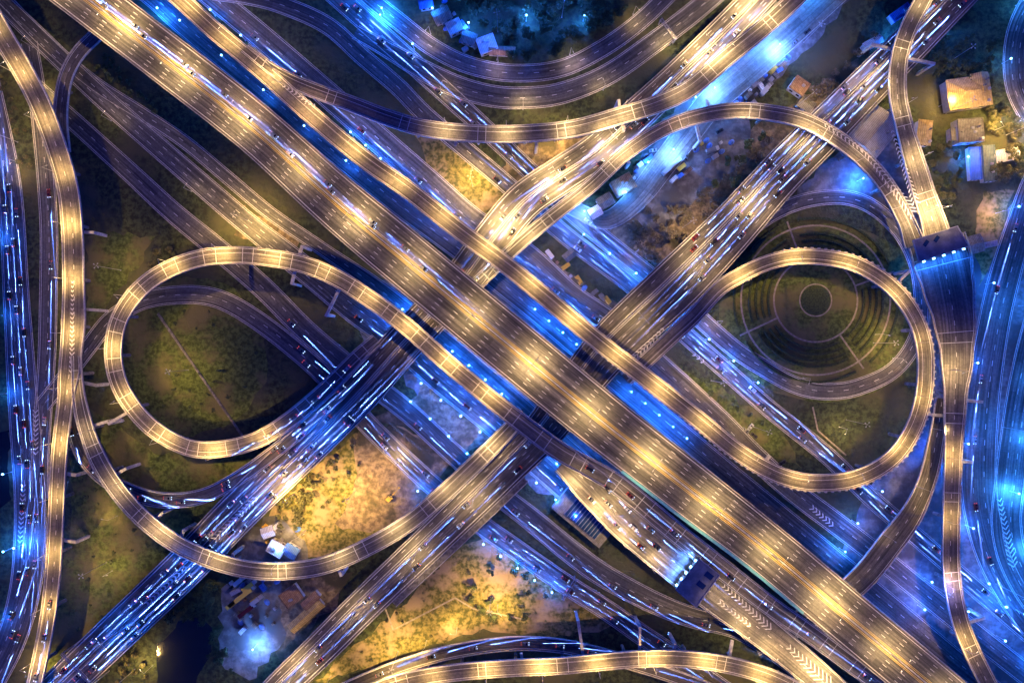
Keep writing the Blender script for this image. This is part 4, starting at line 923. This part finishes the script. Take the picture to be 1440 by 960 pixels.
# ---------------------------------------------------------------- trees
def tree_proto(lm, rad, h, n, seed):
    rnd = random.Random(seed); root = empty('tree', (0, 0, -500))
    bm = newbm(); tube(bm, (0, 0, -.2), (0, 0, h * .55), .28, .16, 7)
    for i in range(5):
        a = rnd.uniform(0, 6.28); r = rnd.uniform(.4, .75) * rad; tube(bm, (0, 0, h * rnd.uniform(.3, .55)), (r * math.cos(a), r * math.sin(a), h * rnd.uniform(.6, .85)), .12, .04, 5)
    reg(root, link('trunk', bm, M['bark'], root))
    bm = newbm(); blobs = [(rnd.uniform(-.55, .55) * rad, rnd.uniform(-.55, .55) * rad, h * rnd.uniform(.55, .9), rad * rnd.uniform(.3, .5)) for _ in range(9)]
    for i in range(n):
        bx_, by_, bz_, br = rnd.choice(blobs)
        d = Vector((rnd.gauss(0, 1), rnd.gauss(0, 1), rnd.gauss(0, .8))).normalized() * br * rnd.uniform(.5, 1.05)
        c = Vector((bx_, by_, bz_)) + d; s = rnd.uniform(.25, .55)
        nr = (d.normalized() + Vector((rnd.uniform(-.7, .7), rnd.uniform(-.7, .7), rnd.uniform(-.2, .9)))).normalized()
        t = nr.orthogonal().normalized(); b2 = nr.cross(t)
        ph = rnd.uniform(0, 3)
        t, b2 = t * math.cos(ph) + b2 * math.sin(ph), b2 * math.cos(ph) - t * math.sin(ph)
        bm.faces.new([bm.verts.new(c + t * s * 1.3), bm.verts.new(c + b2 * s * .7), bm.verts.new(c - t * s * 1.2), bm.verts.new(c - b2 * s * .8)])
    reg(root, link('crown', bm, lm, root)); return root
TP = {'dark': [tree_proto(M['leaf'], 3.6, 7.5, 420, i) for i in (1, 2, 3)], 'olive': [tree_proto(M['leaf2'], 2.6, 4.6, 300, i) for i in (4, 5, 6)], 'dry': [tree_proto(M['leaf3'], 3.0, 5.0, 170, i) for i in (7, 8, 9)]}
TU = {}
ROADL = [(p, list(zip(p.p, p.w))) for p in ROADS.values()]
def on_road(v, m=1.5):
    for p, l in ROADL:
        for q, w in l:
            if abs(q.x - v.x) < 30 and abs(q.y - v.y) < 30 and math.hypot(q.x - v.x, q.y - v.y) < w / 2 + m: return True
    return False
def inpoly(x, y, poly):
    c = False; n = len(poly)
    for i in range(n):
        (x1, y1), (x2, y2) = poly[i], poly[(i + 1) % n]
        if (y1 > y) != (y2 > y) and x < (x2 - x1) * (y - y1) / (y2 - y1) + x1: c = not c
    return c
ntree = 0
ALLT = []
def wood(poly, n, kind, where, mind=9, smin=.7, smax=1.3, adj=None):
    global ntree
    xs = [q[0] for q in poly]; ys = [q[1] for q in poly]; got = []
    for _ in range(n * 30):
        if len(got) >= n: break
        x, y = random.uniform(min(xs), max(xs)), random.uniform(min(ys), max(ys))
        if not inpoly(x, y, poly) or on_road(P(x, y)) or any(math.hypot(x - a, y - b) < mind for a, b in got + ALLT): continue
        got.append((x, y))
    got.sort(); ALLT.extend(got)
    for i, (x, y) in enumerate(got):
        vi = random.randrange(3); pr = TP[kind][vi]; s = random.uniform(smin, smax); v = P(x, y); rz = random.uniform(0, 6.28); sc3 = (s, s, s * random.uniform(.85, 1.1))
        if (kind, vi) not in TU: TU[(kind, vi)] = 1; o = pr; o.location = v; o.rotation_euler = (0, 0, rz); o.scale = sc3
        else: o = tree_copy(pr, v, rz, sc3)
        low = adj == 'low'
        if low: o.name = 'shrub'
        props(o, '%s %s %s from the left %s' % (ordw(i + 1), adj or kind, 'shrub' if low else 'tree', where), 'shrub' if low else 'tree', ('shrubs ' if low else 'trees ') + where); ntree += 1
wood([(590,-15),(880,-15),(890,5),(850,48),(780,80),(720,84),(700,50),(660,20)], 52, 'dark', 'added to light the dark wood at top centre', 10, .8, 1.5)
wood([(870,300),(960,290),(1040,230),(1160,110),(1230,50),(1200,110),(960,380),(890,360)], 50, 'dry', 'in the dry woods between the ramps', 10, .8, 1.5, 'thin brown')
wood([(1060,190),(1100,180),(1060,250),(960,330),(930,320)], 12, 'dark', 'at the core of the dry woods', 12, .8, 1.2, 'green')
wood([(1300,200),(1330,200),(1335,290),(1310,280)], 8, 'olive', 'between the north south ramp and the houses', 8)
wood([(1300,60),(1400,60),(1395,120),(1310,115)], 24, 'dark', 'above the orange roofed house', 9, .8, 1.3)
wood([(1385,150),(1435,165),(1435,250),(1395,260),(1390,240),(1420,200),(1385,180)], 38, 'olive', 'in the lit garden right of the houses', 6, .7, 1.2)
wood([(385,715),(400,690),(450,650),(480,640),(440,700),(420,750),(395,740)], 32, 'olive', 'along the edge of the sandy clearing', 6, .55, .95)
wood([(460,640),(520,610),(500,670),(450,720)], 9, 'olive', 'scattered in the sandy clearing', 10, .4, .7)
wood([(650,830),(700,760),(780,820),(740,870),(680,880)], 14, 'dark', 'on the dry grass at bottom centre', 13, .5, .9)
wood([(210,850),(330,800),(310,860),(330,940),(300,960),(300,870),(230,880)], 22, 'dark', 'around the pond', 9, .6, 1.1)
wood([(150,925),(200,900),(210,955),(160,960)], 9, 'olive', 'left of the pond', 8, .6, 1)
wood([(130,60),(220,150),(250,190),(200,170),(110,100)], 16, 'dark', 'in the strip left of the main viaduct', 9, .5, .9)
wood([(0,100),(40,170),(50,240),(30,260),(10,200)], 12, 'olive', 'left of the left viaduct', 8, .5, .9)
wood([(215,350),(250,345),(245,370),(215,378)], 3, 'olive', 'on the shoulder of the left loop', 7, .9, 1.3)
wood([(960,510),(1080,600),(1060,590),(1000,560)], 10, 'dark', 'in the row below the garden loop', 9, .4, .6)
wood([(860,350),(900,340),(890,400),(860,400)], 6, 'dry', 'near the cross viaduct corner', 8, .6, 1, 'thin brown')
wood([(770,350),(860,430),(840,450),(780,400)], 6, 'dry', 'on the fenced island', 9, .4, .7, 'small brown')
wood([(600,780),(720,750),(800,830),(850,875),(700,885),(560,925),(480,950)], 34, 'olive', 'on the lit grass at bottom centre', 11, .25, .5, 'low')
wood(circle(270, 505, 95), 22, 'dark', 'on the lawn inside the left loop', 14, .22, .45, 'low')
wood([(115,640),(210,760),(260,700),(420,640),(330,730),(190,850),(90,940)], 26, 'dark', 'on the dark lawn at lower left', 13, .25, .5, 'low')
wood([(1300,215),(1345,215),(1345,260),(1310,300)], 7, 'dark', 'left of the blue canopy', 7, .6, .9, 'dense')
M['tarp'] = mat('blue_tarpaulin', (0.05, 0.14, 0.42), .5, (0.1, 0.22, 0.55), .8)
SITES = [('in the yard below the sweeping ramp', [(325,812),(395,805),(385,880),(340,890)], 22), ('on the upper service yard', [(990,130),(1060,80),(1110,80),(1060,150),(1010,160)], 22), ('under the arched ramp', [(890,230),(1000,190),(1040,200),(960,260),(880,280)], 18), ('beside the pale sheds', [(365,735),(420,740),(430,785),(370,790)], 9), ('among the top roofs', [(590,0),(640,0),(700,70),(650,75)], 12), ('on the fenced island', [(770,350),(865,430),(850,455),(790,420)], 9)]
for where, poly, n in SITES:
    xs = [q[0] for q in poly]; ys = [q[1] for q in poly]; got = []
    for _ in range(4000):
        if len(got) >= n: break
        x, y = random.uniform(min(xs), max(xs)), random.uniform(min(ys), max(ys))
        if inpoly(x, y, poly) and not on_road(P(x, y), 1) and all(math.hypot(x - a, y - b) > 8 for a, b in got): got.append((x, y))
    got.sort()
    for i, (x, y) in enumerate(got):
        k = random.choice(['container', 'container', 'crate_stack', 'tarpaulin_heap']); rz = R(random.choice([35, 38, 42, -50]) + random.uniform(-8, 8)); m = random.choice(['rwhite', 'rgrey', 'rrust', 'tarp', 'cyellow', 'steel'])
        root = empty(k, P(x, y, .06), rz); bm = newbm(); cn = {'rwhite': 'white', 'rgrey': 'grey', 'rrust': 'rusty', 'tarp': 'blue', 'cyellow': 'yellow', 'steel': 'steel'}[m]
        if k == 'container':
            L_ = random.uniform(3, 6.1); box(bm, 0, 0, 1.3, L_, 2.3, 2.4)
            for q in range(int(L_ / .6)): box(bm, -L_ / 2 + .3 + q * .6, 0, 2.53, .25, 2.2, .08)
            link('shell', bm, M[m], root); bm = newbm(); box(bm, L_ / 2 + .04, 0, 1.3, .08, 2.0, 2.1); link('door', bm, M['steel'], root)
        elif k == 'crate_stack':
            box(bm, 0, 0, .5, 1.8, 1.6, .9); box(bm, .15, .1, 1.4, 1.4, 1.3, .8, .2); link('crates', bm, M[m], root); bm = newbm(); box(bm, 0, 0, .03, 2.2, 1.9, .12); link('pallet', bm, M['bark'], root)
        else:
            m = 'tarp'; cn = 'blue'; bmesh.ops.create_icosphere(bm, subdivisions=3, radius=1.5, matrix=Matrix.Diagonal((1.3, .9, .7, 1)))
            for v in bm.verts: v.co += Vector((random.uniform(-.15, .15), random.uniform(-.15, .15), random.uniform(-.1, .1))); v.co.z = max(0, v.co.z)
            link('cover', bm, M['tarp'], root); bm = newbm(); box(bm, 0, 0, .1, 4.2, .15, .1, .4); link('tie_beam', bm, M['bark'], root)
        props(root, '%s %s, %s from left %s' % (cn, k.replace('_', ' '), ordw(i + 1), where), k.replace('_', ' ').split()[0] if k != 'tarpaulin_heap' else 'heap', 'clutter ' + where)
print('trees', ntree)
